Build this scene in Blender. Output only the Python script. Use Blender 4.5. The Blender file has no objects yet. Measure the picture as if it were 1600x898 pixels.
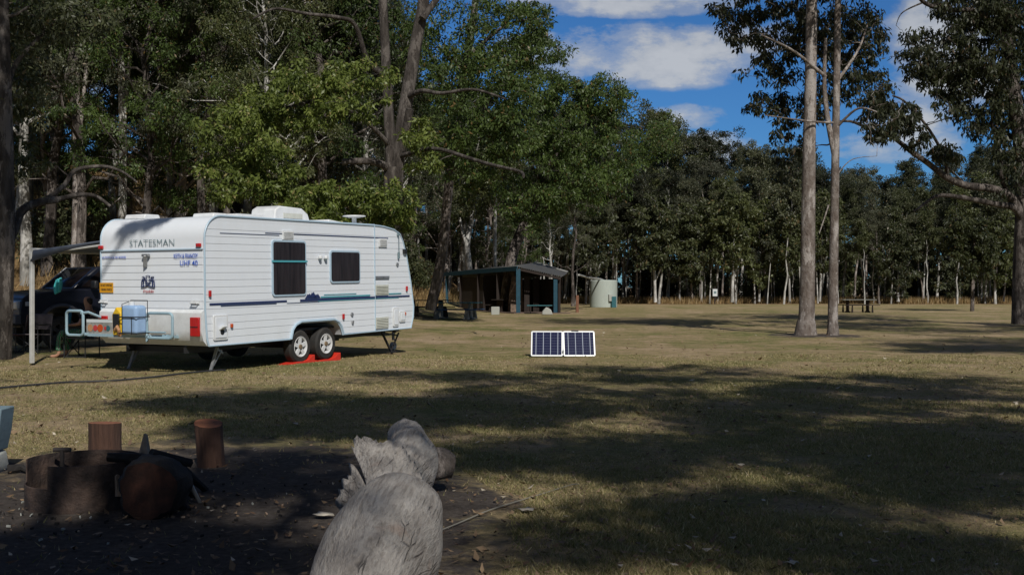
import bpy, math, random
import numpy as np
from mathutils import Vector, Matrix, Euler
S = bpy.context.scene
COL = S.collection
R = math.radians
# ---------------------------------------------------------------- camera
FPX, HOR, EYE = 1700.0, 448.0, 1.5          # focal length in photo pixels, horizon row, eye height
cd = bpy.data.cameras.new('camera'); cam = bpy.data.objects.new('camera', cd); COL.objects.link(cam)
cam.location = (0, 0, EYE); cam.rotation_euler = (R(90), 0, 0)
cd.sensor_width = 36; cd.lens = FPX / 1600 * 36; cd.clip_start = 0.05; cd.clip_end = 5000
cd.shift_y = -(449 - HOR) / 1600
S.camera = cam
# ---------------------------------------------------------------- light
SUN_EL, SUN_AZ = 42.0, 163.0                # azimuth clockwise from +Y (the way the camera looks)
SUN = Vector((math.sin(R(SUN_AZ)) * math.cos(R(SUN_EL)), math.cos(R(SUN_AZ)) * math.cos(R(SUN_EL)), math.sin(R(SUN_EL))))
sl = bpy.data.lights.new('sun', 'SUN'); so = bpy.data.objects.new('sun', sl); COL.objects.link(so)
sl.energy = 4.6; sl.angle = R(0.53); sl.color = (1.0, 0.955, 0.88)
so.rotation_euler = SUN.to_track_quat('Z', 'Y').to_euler()
S.view_settings.view_transform = 'Standard'; S.view_settings.look = 'None'
S.view_settings.gamma = 1; S.view_settings.use_curve_mapping = False
S.view_settings.exposure = -0.35
S.cycles.max_bounces = 5; S.cycles.diffuse_bounces = 2; S.cycles.glossy_bounces = 2
S.cycles.transmission_bounces = 3; S.cycles.transparent_max_bounces = 6
S.cycles.caustics_reflective = False; S.cycles.caustics_refractive = False
S.cycles.use_denoising = True

class NT:
    """tiny node-tree writer"""
    def __init__(s, tree): s.t = tree; s.n = tree.nodes; s.l = tree.links
    def new(s, typ, props=None, **inp):
        n = s.n.new(typ)
        for k, v in (props or {}).items(): setattr(n, k, v)
        for k, v in inp.items(): s.set(n, k, v)
        return n
    def set(s, n, k, v):
        key = int(k[1:]) if k[0] == 'i' and k[1:].isdigit() else k.replace('_', ' ')
        i = n.inputs[key]
        if isinstance(v, bpy.types.NodeSocket): s.l.new(v, i)
        elif isinstance(v, bpy.types.Node): s.l.new(v.outputs[0], i)
        else: i.default_value = v
    def math(s, op, a, b=None, clamp=False):
        n = s.n.new('ShaderNodeMath'); n.operation = op; n.use_clamp = clamp
        s.set(n, 'i0', a)
        if b is not None: s.set(n, 'i1', b)
        return n.outputs[0]
    def mix(s, f, a, b, blend='MIX'):
        n = s.n.new('ShaderNodeMix'); n.data_type = 'RGBA'; n.blend_type = blend
        for i, v in ((0, f), (6, a), (7, b)):
            if isinstance(v, (bpy.types.NodeSocket,)): s.l.new(v, n.inputs[i])
            elif isinstance(v, bpy.types.Node): s.l.new(v.outputs[0], n.inputs[i])
            else: n.inputs[i].default_value = (tuple(v) + (1,)) if isinstance(v, (tuple, list)) and len(v) == 3 else v
        return n.outputs[2]
    def ramp(s, f, stops, interp='LINEAR'):
        n = s.n.new('ShaderNodeValToRGB'); n.color_ramp.interpolation = interp
        e = n.color_ramp.elements
        while len(e) < len(stops): e.new(0.5)
        for q, (p, c) in zip(e, stops):
            q.position = p; q.color = tuple(c) + (1,) if not isinstance(c, (int, float)) else (c, c, c, 1)
        s.set(n, 'i0', f); return n.outputs[0]

# ---------------------------------------------------------------- sky with clouds
w = bpy.data.worlds.new('World'); S.world = w; w.use_nodes = True
T = NT(w.node_tree); T.n.clear()
sky = T.new('ShaderNodeTexSky'); sky.sky_type = 'NISHITA'; sky.sun_disc = False
sky.sun_elevation = R(SUN_EL); sky.sun_rotation = R(SUN_AZ); sky.altitude = 200
sky.air_density = 1.0; sky.dust_density = 0.3; sky.ozone_density = 2.5
tc = T.new('ShaderNodeTexCoord')
sep = T.new('ShaderNodeSeparateXYZ', Vector=tc.outputs['Generated'])
ys = T.math('MAXIMUM', T.math('ABSOLUTE', sep.outputs[1]), 0.15)
u_ = T.math('DIVIDE', sep.outputs[0], ys); v_ = T.math('DIVIDE', sep.outputs[2], ys)
cv = T.new('ShaderNodeCombineXYZ', X=T.math('MULTIPLY', u_, 1.0), Y=T.math('MULTIPLY', v_, 1.9), Z=0.0)
nz = T.new('ShaderNodeTexNoise', Vector=cv, Scale=9.0, Detail=9.0, Roughness=0.62)
nz2 = T.new('ShaderNodeTexNoise', Vector=cv, Scale=3.1, Detail=4.0, Roughness=0.5)
# each cloud bank: direction (tan azimuth, tan elevation), half width, half height, thickness
banks = [(-0.10, .32, .4, .03, .6), (.115, .212, .12, .026, 1.0), (.235, .222, .04, .024, .9), (.09, .262, .11, .014, .9),
         (.16, .156, .035, .011, .75), (.188, .128, .04, .014, .9), (.40, .215, .055, .05, .95), (.385, .150, .06, .03, .8),
         (.43, .185, .05, .02, .8), (.33, .125, .05, .016, .6), (.09, .196, .06, .012, .5),
         (-.27, .235, .10, .03, .9), (.5, .12, .06, .02, .8), (-.15, .12, .2, .03, .7), (-.45, .2, .1, .05, .8), (.7, .2, .2, .04, .8)]
tot = None
for (a, b, ra, rb, k) in banks:
    dx = T.math('DIVIDE', T.math('SUBTRACT', u_, a), ra); dy = T.math('DIVIDE', T.math('SUBTRACT', v_, b), rb)
    q = T.math('ADD', T.math('MULTIPLY', dx, dx), T.math('MULTIPLY', dy, dy))
    q = T.math('MULTIPLY', T.math('SUBTRACT', 1.25, T.math('MULTIPLY', q, 0.62)), k)
    q = T.math('MAXIMUM', q, 0.0)
    tot = q if tot is None else T.math('MAXIMUM', tot, q)
dens = T.math('ADD', tot, T.math('MULTIPLY', T.math('SUBTRACT', nz, 0.545), 4.2))
dens = T.math('MULTIPLY', dens, T.math('MINIMUM', T.math('MULTIPLY', tot, 2.0), 1.0))
cover = T.ramp(dens, [(0.12, 0.0), (0.55, .5), (1.0, .95)], 'EASE')
cover = T.math('MULTIPLY', cover, 0.88)
shade = T.ramp(T.math('ADD', T.math('MULTIPLY', dens, .35), T.math('MULTIPLY', nz2, .6)), [(0.3, (6.0, 6.6, 7.4)), (0.75, (11.2, 11.4, 11.6))])
# unseen grey cloud, added overhead and behind the viewer to neutralise blue fill light
over = T.math('MULTIPLY', T.ramp(T.math('ADD', sep.outputs[2], T.math('MULTIPLY', sep.outputs[1], -.4)), [(.18, 0.0), (.5, 1.0)]), T.ramp(nz2, [(.35, .45), (.6, .95)]))
tint = T.mix(1.0, sky, (0.42, 0.92, 1.52), 'MULTIPLY')
skyc = T.mix(cover, tint, shade); skyc = T.mix(over, skyc, (1.8, 1.85, 1.95))
bg = T.new('ShaderNodeBackground', Color=skyc, Strength=0.062)
T.new('ShaderNodeOutputWorld', Surface=bg)

# ---------------------------------------------------------------- helpers
def at(px, py, Z=None, h=0.0):
    """the point seen at photo pixel (px, py), Z metres ahead, or on the ground where Z is not given"""
    if Z is None: Z = (EYE - h) * FPX / (py - HOR)
    return Vector(((px - 800) * Z / FPX, Z, EYE - (py - HOR) * Z / FPX))
def sstep(t): t = np.clip(t, 0, 1); return t * t * (3 - 2 * t)
def ground_h(x, y):
    return np.minimum(np.maximum(0, y - 37) * 0.26 * sstep((-x - 1.5) / 22.0) , 11.0)

class MB:
    def __init__(s): s.v = []; s.f = []; s.m = []
    def add(s, v, f, m=0):
        b = len(s.v); s.v += [tuple(p) for p in v]; s.f += [tuple(i + b for i in q) for q in f]; s.m += [m] * len(f); return s
    def box(s, c, d, rot=None, m=0):
        x, y, z = d[0] / 2, d[1] / 2, d[2] / 2
        v = [Vector(p) for p in ((-x, -y, -z), (x, -y, -z), (x, y, -z), (-x, y, -z), (-x, -y, z), (x, -y, z), (x, y, z), (-x, y, z))]
        if rot is not None:
            q = Euler(rot).to_matrix(); v = [q @ p for p in v]
        c = Vector(c)
        return s.add([p + c for p in v], [(0, 3, 2, 1), (4, 5, 6, 7), (0, 1, 5, 4), (1, 2, 6, 5), (2, 3, 7, 6), (3, 0, 4, 7)], m)
    def beam(s, a, b, wdt, hgt, m=0, up=(0, 0, 1)):
        a, b = Vector(a), Vector(b); t = (b - a).normalized(); sd = t.cross(Vector(up))
        if sd.length < 1e-4: sd = Vector((1, 0, 0))
        sd.normalize(); un = sd.cross(t)
        v = []
        for p in (a, b):
            for i, j in ((-1, -1), (1, -1), (1, 1), (-1, 1)): v.append(p + sd * i * wdt / 2 + un * j * hgt / 2)
        return s.add(v, [(0, 3, 2, 1), (4, 5, 6, 7), (0, 1, 5, 4), (1, 2, 6, 5), (2, 3, 7, 6), (3, 0, 4, 7)], m)
    def tube(s, pts, r, n=8, m=0, cap=True, closed=False):
        pts = [Vector(p) for p in pts]; N = len(pts)
        r = [r] * N if isinstance(r, (int, float)) else list(r)
        v = []; ref = None
        for i in range(N):
            a = pts[(i - 1) % N] if (i or closed) else pts[0]; b = pts[(i + 1) % N] if (i < N - 1 or closed) else pts[-1]
            t = (b - a).normalized()
            if ref is None:
                ref = t.orthogonal().normalized()
            else:
                ref = (ref - t * ref.dot(t))
                ref = ref.normalized() if ref.length > 1e-5 else t.orthogonal().normalized()
            bi = t.cross(ref)
            for k in range(n):
                an = 2 * math.pi * k / n; v.append(pts[i] + (ref * math.cos(an) + bi * math.sin(an)) * r[i])
        f = []
        for i in range(N if closed else N - 1):
            for k in range(n):
                k2 = (k + 1) % n; j = (i + 1) % N
                f.append((i * n + k, i * n + k2, j * n + k2, j * n + k))
        if cap and not closed:
            f.append(tuple(range(n - 1, -1, -1))); f.append(tuple((N - 1) * n + k for k in range(n)))
        return s.add(v, f, m)
    def lathe(s, prof, c=(0, 0, 0), n=24, m=0, axis='Z', rot=None):
        v = []; q = Euler(rot).to_matrix() if rot is not None else None
        for (r, z) in prof:
            for k in range(n):
                a = 2 * math.pi * k / n; p = Vector((r * math.cos(a), r * math.sin(a), z))
                if axis == 'Y': p = Vector((p.x, p.z, p.y))
                if axis == 'X': p = Vector((p.z, p.x, p.y))
                if q is not None: p = q @ p
                v.append(p + Vector(c))
        f = [(i * n + k, i * n + (k + 1) % n, (i + 1) * n + (k + 1) % n, (i + 1) * n + k) for i in range(len(prof) - 1) for k in range(n)]
        return s.add(v, f, m)
    def prism(s, prof, a, b, plane='XZ', m=0):
        """closed outline in a plane, pushed from a to b along the third axis"""
        n = len(prof)
        def P(p, d): return {'XZ': (p[0], d, p[1]), 'YZ': (d, p[0], p[1]), 'XY': (p[0], p[1], d)}[plane]
        v = [P(p, a) for p in prof] + [P(p, b) for p in prof]
        return s.add(v, [tuple(range(n)), tuple(range(2 * n - 1, n - 1, -1))] + [(i, i + n, (i + 1) % n + n, (i + 1) % n) for i in range(n)], m)
    def build(s, name, mats, parent=None, smooth=35, bevel=0, sub=0, solid=0, label=None, segs=2):
        me = bpy.data.meshes.new(name); me.from_pydata(s.v, [], s.f); me.validate()
        if not isinstance(mats, (list, tuple)): mats = [mats]
        for q in mats: me.materials.append(q)
        if len(mats) > 1 and len(me.polygons) == len(s.m): me.polygons.foreach_set('material_index', s.m)
        o = bpy.data.objects.new(name, me); COL.objects.link(o)
        import bmesh
        bm = bmesh.new(); bm.from_mesh(me); bmesh.ops.recalc_face_normals(bm, faces=bm.faces); bm.to_mesh(me); bm.free()
        if smooth: me.shade_smooth(); me.set_sharp_from_angle(angle=R(smooth))
        if solid: q = o.modifiers.new('solid', 'SOLIDIFY'); q.thickness = solid; q.offset = 0
        if bevel: q = o.modifiers.new('bevel', 'BEVEL'); q.width = bevel; q.segments = segs; q.limit_method = 'ANGLE'; q.angle_limit = R(40)
        if sub: q = o.modifiers.new('sub', 'SUBSURF'); q.levels = sub; q.render_levels = sub
        if parent is not None: o.parent = parent
        if label: o['label'] = label
        return o
def tag(o, label=None, cat=None, group=None, kind=None):
    for k, v in (('label', label), ('category', cat), ('group', group), ('kind', kind)):
        if v: o[k] = v
    return o
def empty(name, loc, label, cat, group=None, rz=0.0, rot=None):
    o = bpy.data.objects.new(name, None); COL.objects.link(o); o.location = loc
    o.rotation_euler = rot if rot else (0, 0, rz); o.empty_display_size = .2
    return tag(o, label, cat, group)
def kids(o): return [c for c in bpy.data.objects if c.parent == o]
def copy_tree(o, parent=None):
    c = o.copy(); COL.objects.link(c); c.parent = parent
    for ch in kids(o): copy_tree(ch, c)
    return c
def text(body, size, name, mat, parent, M, w=None, label=None, bold=0.0, shear=0.0, space=1.0):
    cu = bpy.data.curves.new(name, 'FONT'); cu.body = body; cu.size = size; cu.align_x = 'CENTER'; cu.align_y = 'CENTER'
    cu.offset = bold; cu.shear = shear; cu.extrude = 0.0008; cu.space_character = space; cu.resolution_u = 3
    o = bpy.data.objects.new(name, cu); COL.objects.link(o)
    bpy.context.view_layer.update()
    sx = w / o.dimensions.x if w else 1
    me = bpy.data.meshes.new_from_object(o); bpy.data.objects.remove(o)
    me.transform(M @ Matrix.Diagonal((sx, 1, 1, 1))); me.materials.clear(); me.materials.append(mat)
    o = bpy.data.objects.new(name, me); COL.objects.link(o); o.parent = parent
    if label: o['label'] = label
    return o

# ---------------------------------------------------------------- materials
def mat(name, col, rough=0.6, metal=0.0, spec=0.5, var=0.0, vscale=8.0, bump=0.0, bscale=30.0, dirt=None, dscale=3.0, damt=0.5, stretch=(1, 1, 1), coat=0.0):
    m = bpy.data.materials.new(name); m.use_nodes = True; t = NT(m.node_tree); b = t.n['Principled BSDF']
    b.inputs['Roughness'].default_value = rough; b.inputs['Metallic'].default_value = metal
    b.inputs['Specular IOR Level'].default_value = spec; b.inputs['Coat Weight'].default_value = coat
    tc = t.new('ShaderNodeTexCoord'); mp = t.new('ShaderNodeMapping', Vector=tc.outputs['Object'], Scale=stretch)
    c = tuple(col) + (1,)
    b.inputs['Base Color'].default_value = c; out = None
    if var:
        n = t.new('ShaderNodeTexNoise', Vector=mp, Scale=vscale, Detail=6.0, Roughness=0.65)
        lo = tuple(x * (1 - var) for x in col); hi = tuple(min(1, x * (1 + var)) for x in col)
        out = t.ramp(n, [(0.3, lo), (0.7, hi)])
    if dirt:
        n = t.new('ShaderNodeTexNoise', Vector=mp, Scale=dscale, Detail=8.0, Roughness=0.7)
        k = t.math('MULTIPLY', t.ramp(n, [(0.45, 0.0), (0.75, 1.0)]), damt)
        out = t.mix(k, out if out is not None else tuple(col), dirt)
    if out is not None: t.l.new(out, b.inputs['Base Color'])
    if bump:
        n = t.new('ShaderNodeTexNoise', Vector=mp, Scale=bscale, Detail=6.0, Roughness=0.7)
        bp = t.new('ShaderNodeBump', Height=n, Strength=min(1.0, bump), Distance=0.02 * max(1, bump)); t.l.new(bp.outputs[0], b.inputs['Normal'])
    return m
M = {}
M['van_white'] = mat('white_painted_aluminium', (.78, .82, .87), .38, spec=.4, var=.05, vscale=1.6, dirt=(.46, .46, .44), dscale=1.6, damt=.30, stretch=(1, 1, .6))
M['van_trim'] = mat('pale_blue_trim', (.42, .55, .66), .4, metal=.0)
M['white_plastic'] = mat('white_plastic', (.72, .74, .75), .45, var=.08, dirt=(.4, .4, .38), damt=.35)
M['cream_plastic'] = mat('cream_plastic', (.55, .56, .50), .5, var=.1)
M['blue_tube'] = mat('pale_blue_painted_tube', (.30, .43, .50), .35, var=.12)
M['dark_glass'] = mat('dark_window_glass', (.012, .009, .009), .12, spec=.12)
M['curtain'] = mat('curtain_behind_glass', (.022, .016, .017), .35, spec=.25, var=.7, vscale=4, stretch=(4, 1, .25), dirt=(.05, .045, .05), dscale=2.5, damt=.5)
M['chassis'] = mat('black_chassis_steel', (.02, .02, .022), .6, var=.4)
M['galv'] = mat('galvanised_steel', (.33, .34, .35), .45, metal=.6, var=.25)
M['rubber'] = mat('tyre_rubber', (.022, .021, .02), .8, dirt=(.09, .075, .06), damt=.5)
M['rim_white'] = mat('white_rim', (.7, .71, .72), .35, dirt=(.35, .3, .25), dscale=5, damt=.5)
M['hub'] = mat('brass_hub', (.28, .2, .12), .5, metal=.4)
M['red_plastic'] = mat('red_plastic_ramp', (.62, .035, .018), .45, var=.15)
M['red_lens'] = mat('red_lamp_lens', (.45, .012, .012), .2, coat=.3)
M['amber_lens'] = mat('amber_lamp_lens', (.5, .08, .02), .2)
M['navy_ink'] = mat('navy_stripe', (.018, .03, .11), .4)
M['teal_ink'] = mat('teal_stripe', (.08, .36, .42), .4)
M['grey_ink'] = mat('grey_letters', (.16, .23, .25), .5)
M['blue_ink'] = mat('blue_letters', (.02, .10, .55), .5)
M['red_ink'] = mat('red_letters', (.5, .05, .05), .5)
M['black_ink'] = mat('black_letters', (.03, .02, .02), .5)
M['amber_sign'] = mat('amber_sticker', (.72, .34, .01), .5, var=.08)
M['yellow'] = mat('yellow_plastic', (.74, .47, .02), .5, var=.15)
M['tan'] = mat('tan_leather', (.45, .24, .12), .7, var=.2)
M['jerry'] = mat('translucent_blue_container', (.30, .45, .68), .4, var=.12, vscale=4)
M['black'] = mat('black_plastic', (.015, .015, .016), .5)
M['wood_red'] = mat('red_cut_timber', (.085, .040, .025), .85, var=.55, vscale=10, bump=1, bscale=30, stretch=(1.8, 1.8, .2), dirt=(.03, .022, .018), dscale=5, damt=.8)
M['wood_char'] = mat('charred_timber', (.014, .012, .011), .9, var=.6, vscale=12, bump=.8, bscale=22)
M['wood_end'] = mat('sawn_timber_end', (.22, .085, .04), .85, var=.35, vscale=18)
M['wood_pale'] = mat('split_pale_timber', (.34, .24, .17), .85, var=.5, vscale=14, bump=.6, stretch=(2, 2, .4))
M['rust'] = mat('rusted_steel_plate', (.034, .022, .018), .75, var=.6, vscale=6, dirt=(.16, .10, .07), dscale=5.5, damt=.55, bump=1, bscale=18)
M['soot'] = mat('sooty_steel', (.03, .024, .022), .8, var=.5)
M['shelter_blue'] = mat('teal_painted_steel', (.010, .058, .092), .5, var=.25)
M['roof_grey'] = mat('weathered_roof_sheet', (.10, .10, .095), .6, metal=.2, var=.3, dirt=(.2, .17, .13), damt=.5)
M['roof_pale'] = mat('pale_ridge_capping', (.4, .4, .38), .5)
M['dark_timber'] = mat('dark_stained_timber', (.022, .014, .011), .85, var=.5, vscale=4, stretch=(6, 6, .6))
M['stone'] = mat('mortared_stone', (.17, .12, .09), .9, var=.7, vscale=5, bump=1, bscale=7)
M['concrete'] = mat('pale_concrete', (.38, .39, .36), .85, var=.12, vscale=3, bump=.3, bscale=20, dirt=(.22, .23, .2), damt=.35)
M['tank'] = mat('pale_green_grey_tank', (.42, .47, .43), .7, var=.08, vscale=1.5, dirt=(.25, .27, .24), dscale=1.6, damt=.5, stretch=(1, 1, .25))
M['bench_teal'] = mat('teal_painted_planks', (.03, .12, .14), .55, var=.25)
M['bench_blue'] = mat('blue_painted_planks', (.02, .06, .14), .55, var=.25)
M['grey_wood'] = mat('weathered_grey_planks', (.19, .19, .17), .85, var=.3)
M['panel_frame'] = mat('bright_aluminium_frame', (.78, .80, .82), .4, metal=.1)
M['car_paint'] = mat('dark_navy_car_paint', (.008, .009, .016), .3, spec=.4, coat=.3)
M['car_arch'] = mat('grey_wheel_arch_flare', (.07, .07, .08), .5)
M['chrome'] = mat('chrome', (.5, .52, .55), .15, metal=1)
M['lamp_clear'] = mat('clear_headlamp', (.45, .48, .52), .12, spec=.8)
M['awning'] = mat('blue_grey_awning_vinyl', (.09, .11, .155), .65, var=.35, vscale=2)
M['pole_white'] = mat('off_white_pole', (.52, .52, .5), .45, var=.1)
M['chair_grey'] = mat('grey_canvas', (.13, .11, .115), .9, var=.25, vscale=6)
M['chair_brown'] = mat('brown_canvas', (.12, .05, .035), .9, var=.25)
M['cloth_turq'] = mat('turquoise_cloth', (.12, .68, .72), .85, var=.15)
M['cloth_blue'] = mat('blue_cloth', (.02, .18, .42), .85, var=.15)
M['skin'] = mat('skin', (.48, .26, .17), .55, var=.08)
M['hair'] = mat('dark_hair', (.03, .02, .015), .7)
M['shirt'] = mat('dark_shirt', (.03, .03, .045), .9, var=.2)
M['block_blue'] = mat('pale_blue_painted_block', (.17, .24, .27), .8, var=.15, vscale=6, bump=.4, bscale=30)
M['cord'] = mat('black_cord', (.03, .03, .032), .6)
M['rope'] = mat('pale_rope', (.20, .19, .16), .9)
M['sign_face'] = mat('white_sign_face', (.62, .66, .68), .5)
M['log_dark_red'] = mat('rotten_red_wood', (.05, .022, .016), .95, var=.6, vscale=20, bump=1)
def pattern_mat():
    m = mat('green_white_print', (.1, .3, .15), .9); t = NT(m.node_tree); b = t.n['Principled BSDF']
    tc = t.new('ShaderNodeTexCoord'); n = t.new('ShaderNodeTexWave', Vector=tc.outputs['Object'], Scale=7.0, Distortion=9.0, Detail=2.0)
    t.l.new(t.ramp(n, [(.4, (.02, .22, .09)), (.5, (.6, .62, .55)), (.7, (.03, .04, .04))], 'CONSTANT'), b.inputs['Base Color']); return m
M['print'] = pattern_mat()
def cells_mat():
    m = mat('solar_cells', (.012, .016, .06), .5, spec=.08); t = NT(m.node_tree); b = t.n['Principled BSDF']
    tc = t.new('ShaderNodeTexCoord'); sp = t.new('ShaderNodeSeparateXYZ', Vector=tc.outputs['Object'])
    def lines(c, n, off, thick):
        q = t.math('FRACT', t.math('ADD', t.math('MULTIPLY', c, n), off)); q = t.math('ABSOLUTE', t.math('SUBTRACT', q, .5))
        return t.math('GREATER_THAN', q, .5 - thick)
    big = lines(sp.outputs[0], 1 / .157, .5, .032); row = lines(sp.outputs[2], 1 / .064, 0.0, .03); mid = lines(sp.outputs[0], 3 / .157, 0.0, .02)
    g = t.math('MAXIMUM', t.math('MULTIPLY', big, 1.0), t.math('MULTIPLY', row, .3)); g = t.math('MAXIMUM', g, t.math('MULTIPLY', mid, .12))
    t.l.new(t.mix(g, (.006, .009, .045), (.45, .5, .6)), b.inputs['Base Color']); return m
M['cells'] = cells_mat()

def bark(name, c1, c2, c3, zs=.18, scale=6, bump=.6, patch=0.5):
    m = bpy.data.materials.new(name); m.use_nodes = True; t = NT(m.node_tree); b = t.n['Principled BSDF']
    b.inputs['Roughness'].default_value = .9; b.inputs['Specular IOR Level'].default_value = .2
    g = t.new('ShaderNodeNewGeometry'); mp = t.new('ShaderNodeMapping', Vector=g.outputs['Position'], Scale=(1, 1, zs))
    n = t.new('ShaderNodeTexNoise', Vector=mp, Scale=float(scale), Detail=8.0, Roughness=.7)
    n2 = t.new('ShaderNodeTexNoise', Vector=mp, Scale=scale * 4.0, Detail=5.0, Roughness=.7)
    c = t.ramp(n, [(.32, c1), (.5, c2), (.68, c3)])
    c = t.mix(t.math('MULTIPLY', t.ramp(n2, [(.5, 0.0), (.62, 1.0)]), patch), c, c1)
    n3 = t.new('ShaderNodeTexNoise', Vector=t.new('ShaderNodeMapping', Vector=g.outputs['Position'], Scale=(1, 1, .35)), Scale=3.2, Detail=7.0, Roughness=.75)
    c = t.mix(t.ramp(n3, [(.52, 0.0), (.56, .85)]), c, tuple(min(.8, q * 1.25) for q in c3)); c = t.mix(t.ramp(n3, [(.36, .7), (.42, 0.0)]), c, c1)
    oi = t.new('ShaderNodeObjectInfo'); vv = t.math('ADD', t.math('MULTIPLY', oi.outputs['Random'], .5), .75)
    c = t.mix(1.0, c, t.new('ShaderNodeCombineXYZ', X=vv, Y=vv, Z=vv).outputs[0], 'MULTIPLY')
    t.l.new(c, b.inputs['Base Color'])
    hh = t.math('ADD', n, t.math('MULTIPLY', n2, .6))
    bp = t.new('ShaderNodeBump', Height=hh, Strength=bump, Distance=.05); t.l.new(bp.outputs[0], b.inputs['Normal'])
    return m
M['bark_pale'] = bark('pale_smooth_gum_bark', (.13, .12, .105), (.32, .31, .285), (.48, .47, .45), .25, 2.2, .3, .35)
M['bark_mid'] = bark('mottled_grey_gum_bark', (.10, .075, .062), (.20, .17, .15), (.32, .29, .27), .55, 6, .9, .7)
M['bark_dark'] = bark('rough_dark_bark', (.03, .025, .022), (.09, .075, .066), (.19, .165, .15), .22, 6, 1.0, .6)
M['bark_grey'] = bark('shaded_grey_brown_bark', (.03, .025, .022), (.09, .077, .068), (.17, .15, .135), .2, 7, 1.0, .6)  # grey bark with lowered tones: shade on the trunk put into its colour
M['bark_white'] = bark('chalky_white_gum_bark', (.12, .11, .10), (.36, .35, .33), (.50, .49, .47), .3, 3, .3, .5)
def leafm(name, lo, hi, odd, oddat=.96, trans=.25, rough=.45):
    m = bpy.data.materials.new(name); m.use_nodes = True; t = NT(m.node_tree); b = t.n['Principled BSDF']
    a = t.new('ShaderNodeAttribute'); a.attribute_name = 'rnd'; a.attribute_type = 'GEOMETRY'
    oi = t.new('ShaderNodeObjectInfo')
    c = t.ramp(a.outputs['Fac'], [(0.0, lo), (.75, hi), (oddat, hi), (min(1, oddat + .01), odd)])
    vv = t.math('ADD', t.math('MULTIPLY', oi.outputs['Random'], .5), .72)
    v2 = t.math('ADD', t.math('MULTIPLY', oi.outputs['Random'], -.25), 1.1)
    c = t.mix(1.0, c, t.new('ShaderNodeCombineXYZ', X=vv, Y=vv, Z=t.math('MULTIPLY', vv, v2)).outputs[0], 'MULTIPLY')
    t.l.new(c, b.inputs['Base Color']); b.inputs['Roughness'].default_value = rough; b.inputs['Specular IOR Level'].default_value = .3
    tr = t.new('ShaderNodeBsdfTranslucent', Color=t.mix(1.0, c, (1.3, 1.5, .6), 'MULTIPLY'))
    ms = t.new('ShaderNodeMixShader', i0=trans); t.l.new(b.outputs[0], ms.inputs[1]); t.l.new(tr.outputs[0], ms.inputs[2])
    t.l.new(ms.outputs[0], t.n['Material Output'].inputs[0]); return m
M['leaf_olive'] = leafm('olive_gum_leaves', (.030, .037, .019), (.10, .112, .052), (.13, .10, .05), .975)
M['leaf_green'] = leafm('mid_green_leaves', (.022, .038, .013), (.088, .128, .036), (.15, .10, .04), .98)
M['leaf_bright'] = leafm('bright_green_leaves', (.045, .070, .015), (.175, .215, .052), (.30, .26, .11), .95)
M['leaf_grey'] = leafm('grey_green_gum_leaves', (.034, .040, .028), (.112, .118, .078), (.16, .12, .07), .97)
M['leaf_dark'] = leafm('dark_gum_leaves', (.016, .020, .012), (.056, .064, .032), (.10, .07, .04), .97)

def np_mesh(name, V, F, mats, rnd=None, smooth=False):
    me = bpy.data.meshes.new(name); k = F.shape[1]
    me.vertices.add(len(V)); me.vertices.foreach_set('co', np.ascontiguousarray(V, dtype=np.float32).ravel())
    me.loops.add(F.size); me.loops.foreach_set('vertex_index', np.ascontiguousarray(F, dtype=np.int32).ravel())
    me.polygons.add(len(F)); me.polygons.foreach_set('loop_start', np.arange(0, F.size, k, dtype=np.int32))
    me.update(calc_edges=True)
    if rnd is not None:
        a = me.attributes.new('rnd', 'FLOAT', 'FACE'); a.data.foreach_set('value', rnd.astype(np.float32))
    for q in (mats if isinstance(mats, (list, tuple)) else [mats]): me.materials.append(q)
    if smooth: me.shade_smooth()
    return me
def leaf_data(rng, C, Rad, per, L, W, hang=.9, flat=.75, inner=0.35):
    """diamond leaves spread through balls at C"""
    C = np.asarray(C, float); Rad = np.asarray(Rad, float); n = len(C) * per
    idx = np.repeat(np.arange(len(C)), per)
    d = rng.normal(size=(n, 3)); d /= np.linalg.norm(d, axis=1)[:, None]
    rr = (inner + (1 - inner) * rng.random(n) ** .5)
    p = C[idx] + d * (rr * Rad[idx])[:, None] * np.array([1, 1, flat])
    a = rng.normal(size=(n, 3)) * .75 + np.array([0, 0, -hang]) + d * .35
    a /= np.linalg.norm(a, axis=1)[:, None]
    s = np.cross(a, rng.normal(size=(n, 3))); s /= np.linalg.norm(s, axis=1)[:, None] + 1e-9
    l = L * (.6 + .8 * rng.random(n)); w_ = W * (.7 + .6 * rng.random(n))
    V = np.stack([p, p + a * (l * .45)[:, None] + s * (w_ * .5)[:, None], p + a * l[:, None], p + a * (l * .45)[:, None] - s * (w_ * .5)[:, None]], 1).reshape(-1, 3)
    F = np.arange(n * 4).reshape(n, 4)
    rnd = .5 * rng.random(len(C))[idx] + .5 * rng.random(n)
    odd = rng.random(n) < .03; rnd[odd] = 1.0
    return V, F, np.clip(rnd, 0, 1)
def noise_path(rng, a, b, n=6, wob=.08, sag=0.0):
    a = np.array(a, float); b = np.array(b, float); L = np.linalg.norm(b - a); t = np.linspace(0, 1, n)[:, None]
    p = a + (b - a) * t; j = rng.normal(size=(n, 3)) * wob * L; j[0] = 0; j *= np.sin(np.linspace(0, math.pi, n) * .8)[:, None]
    p += j; p[:, 2] += sag * L * np.sin(np.linspace(0, math.pi, n)); return p

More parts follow.
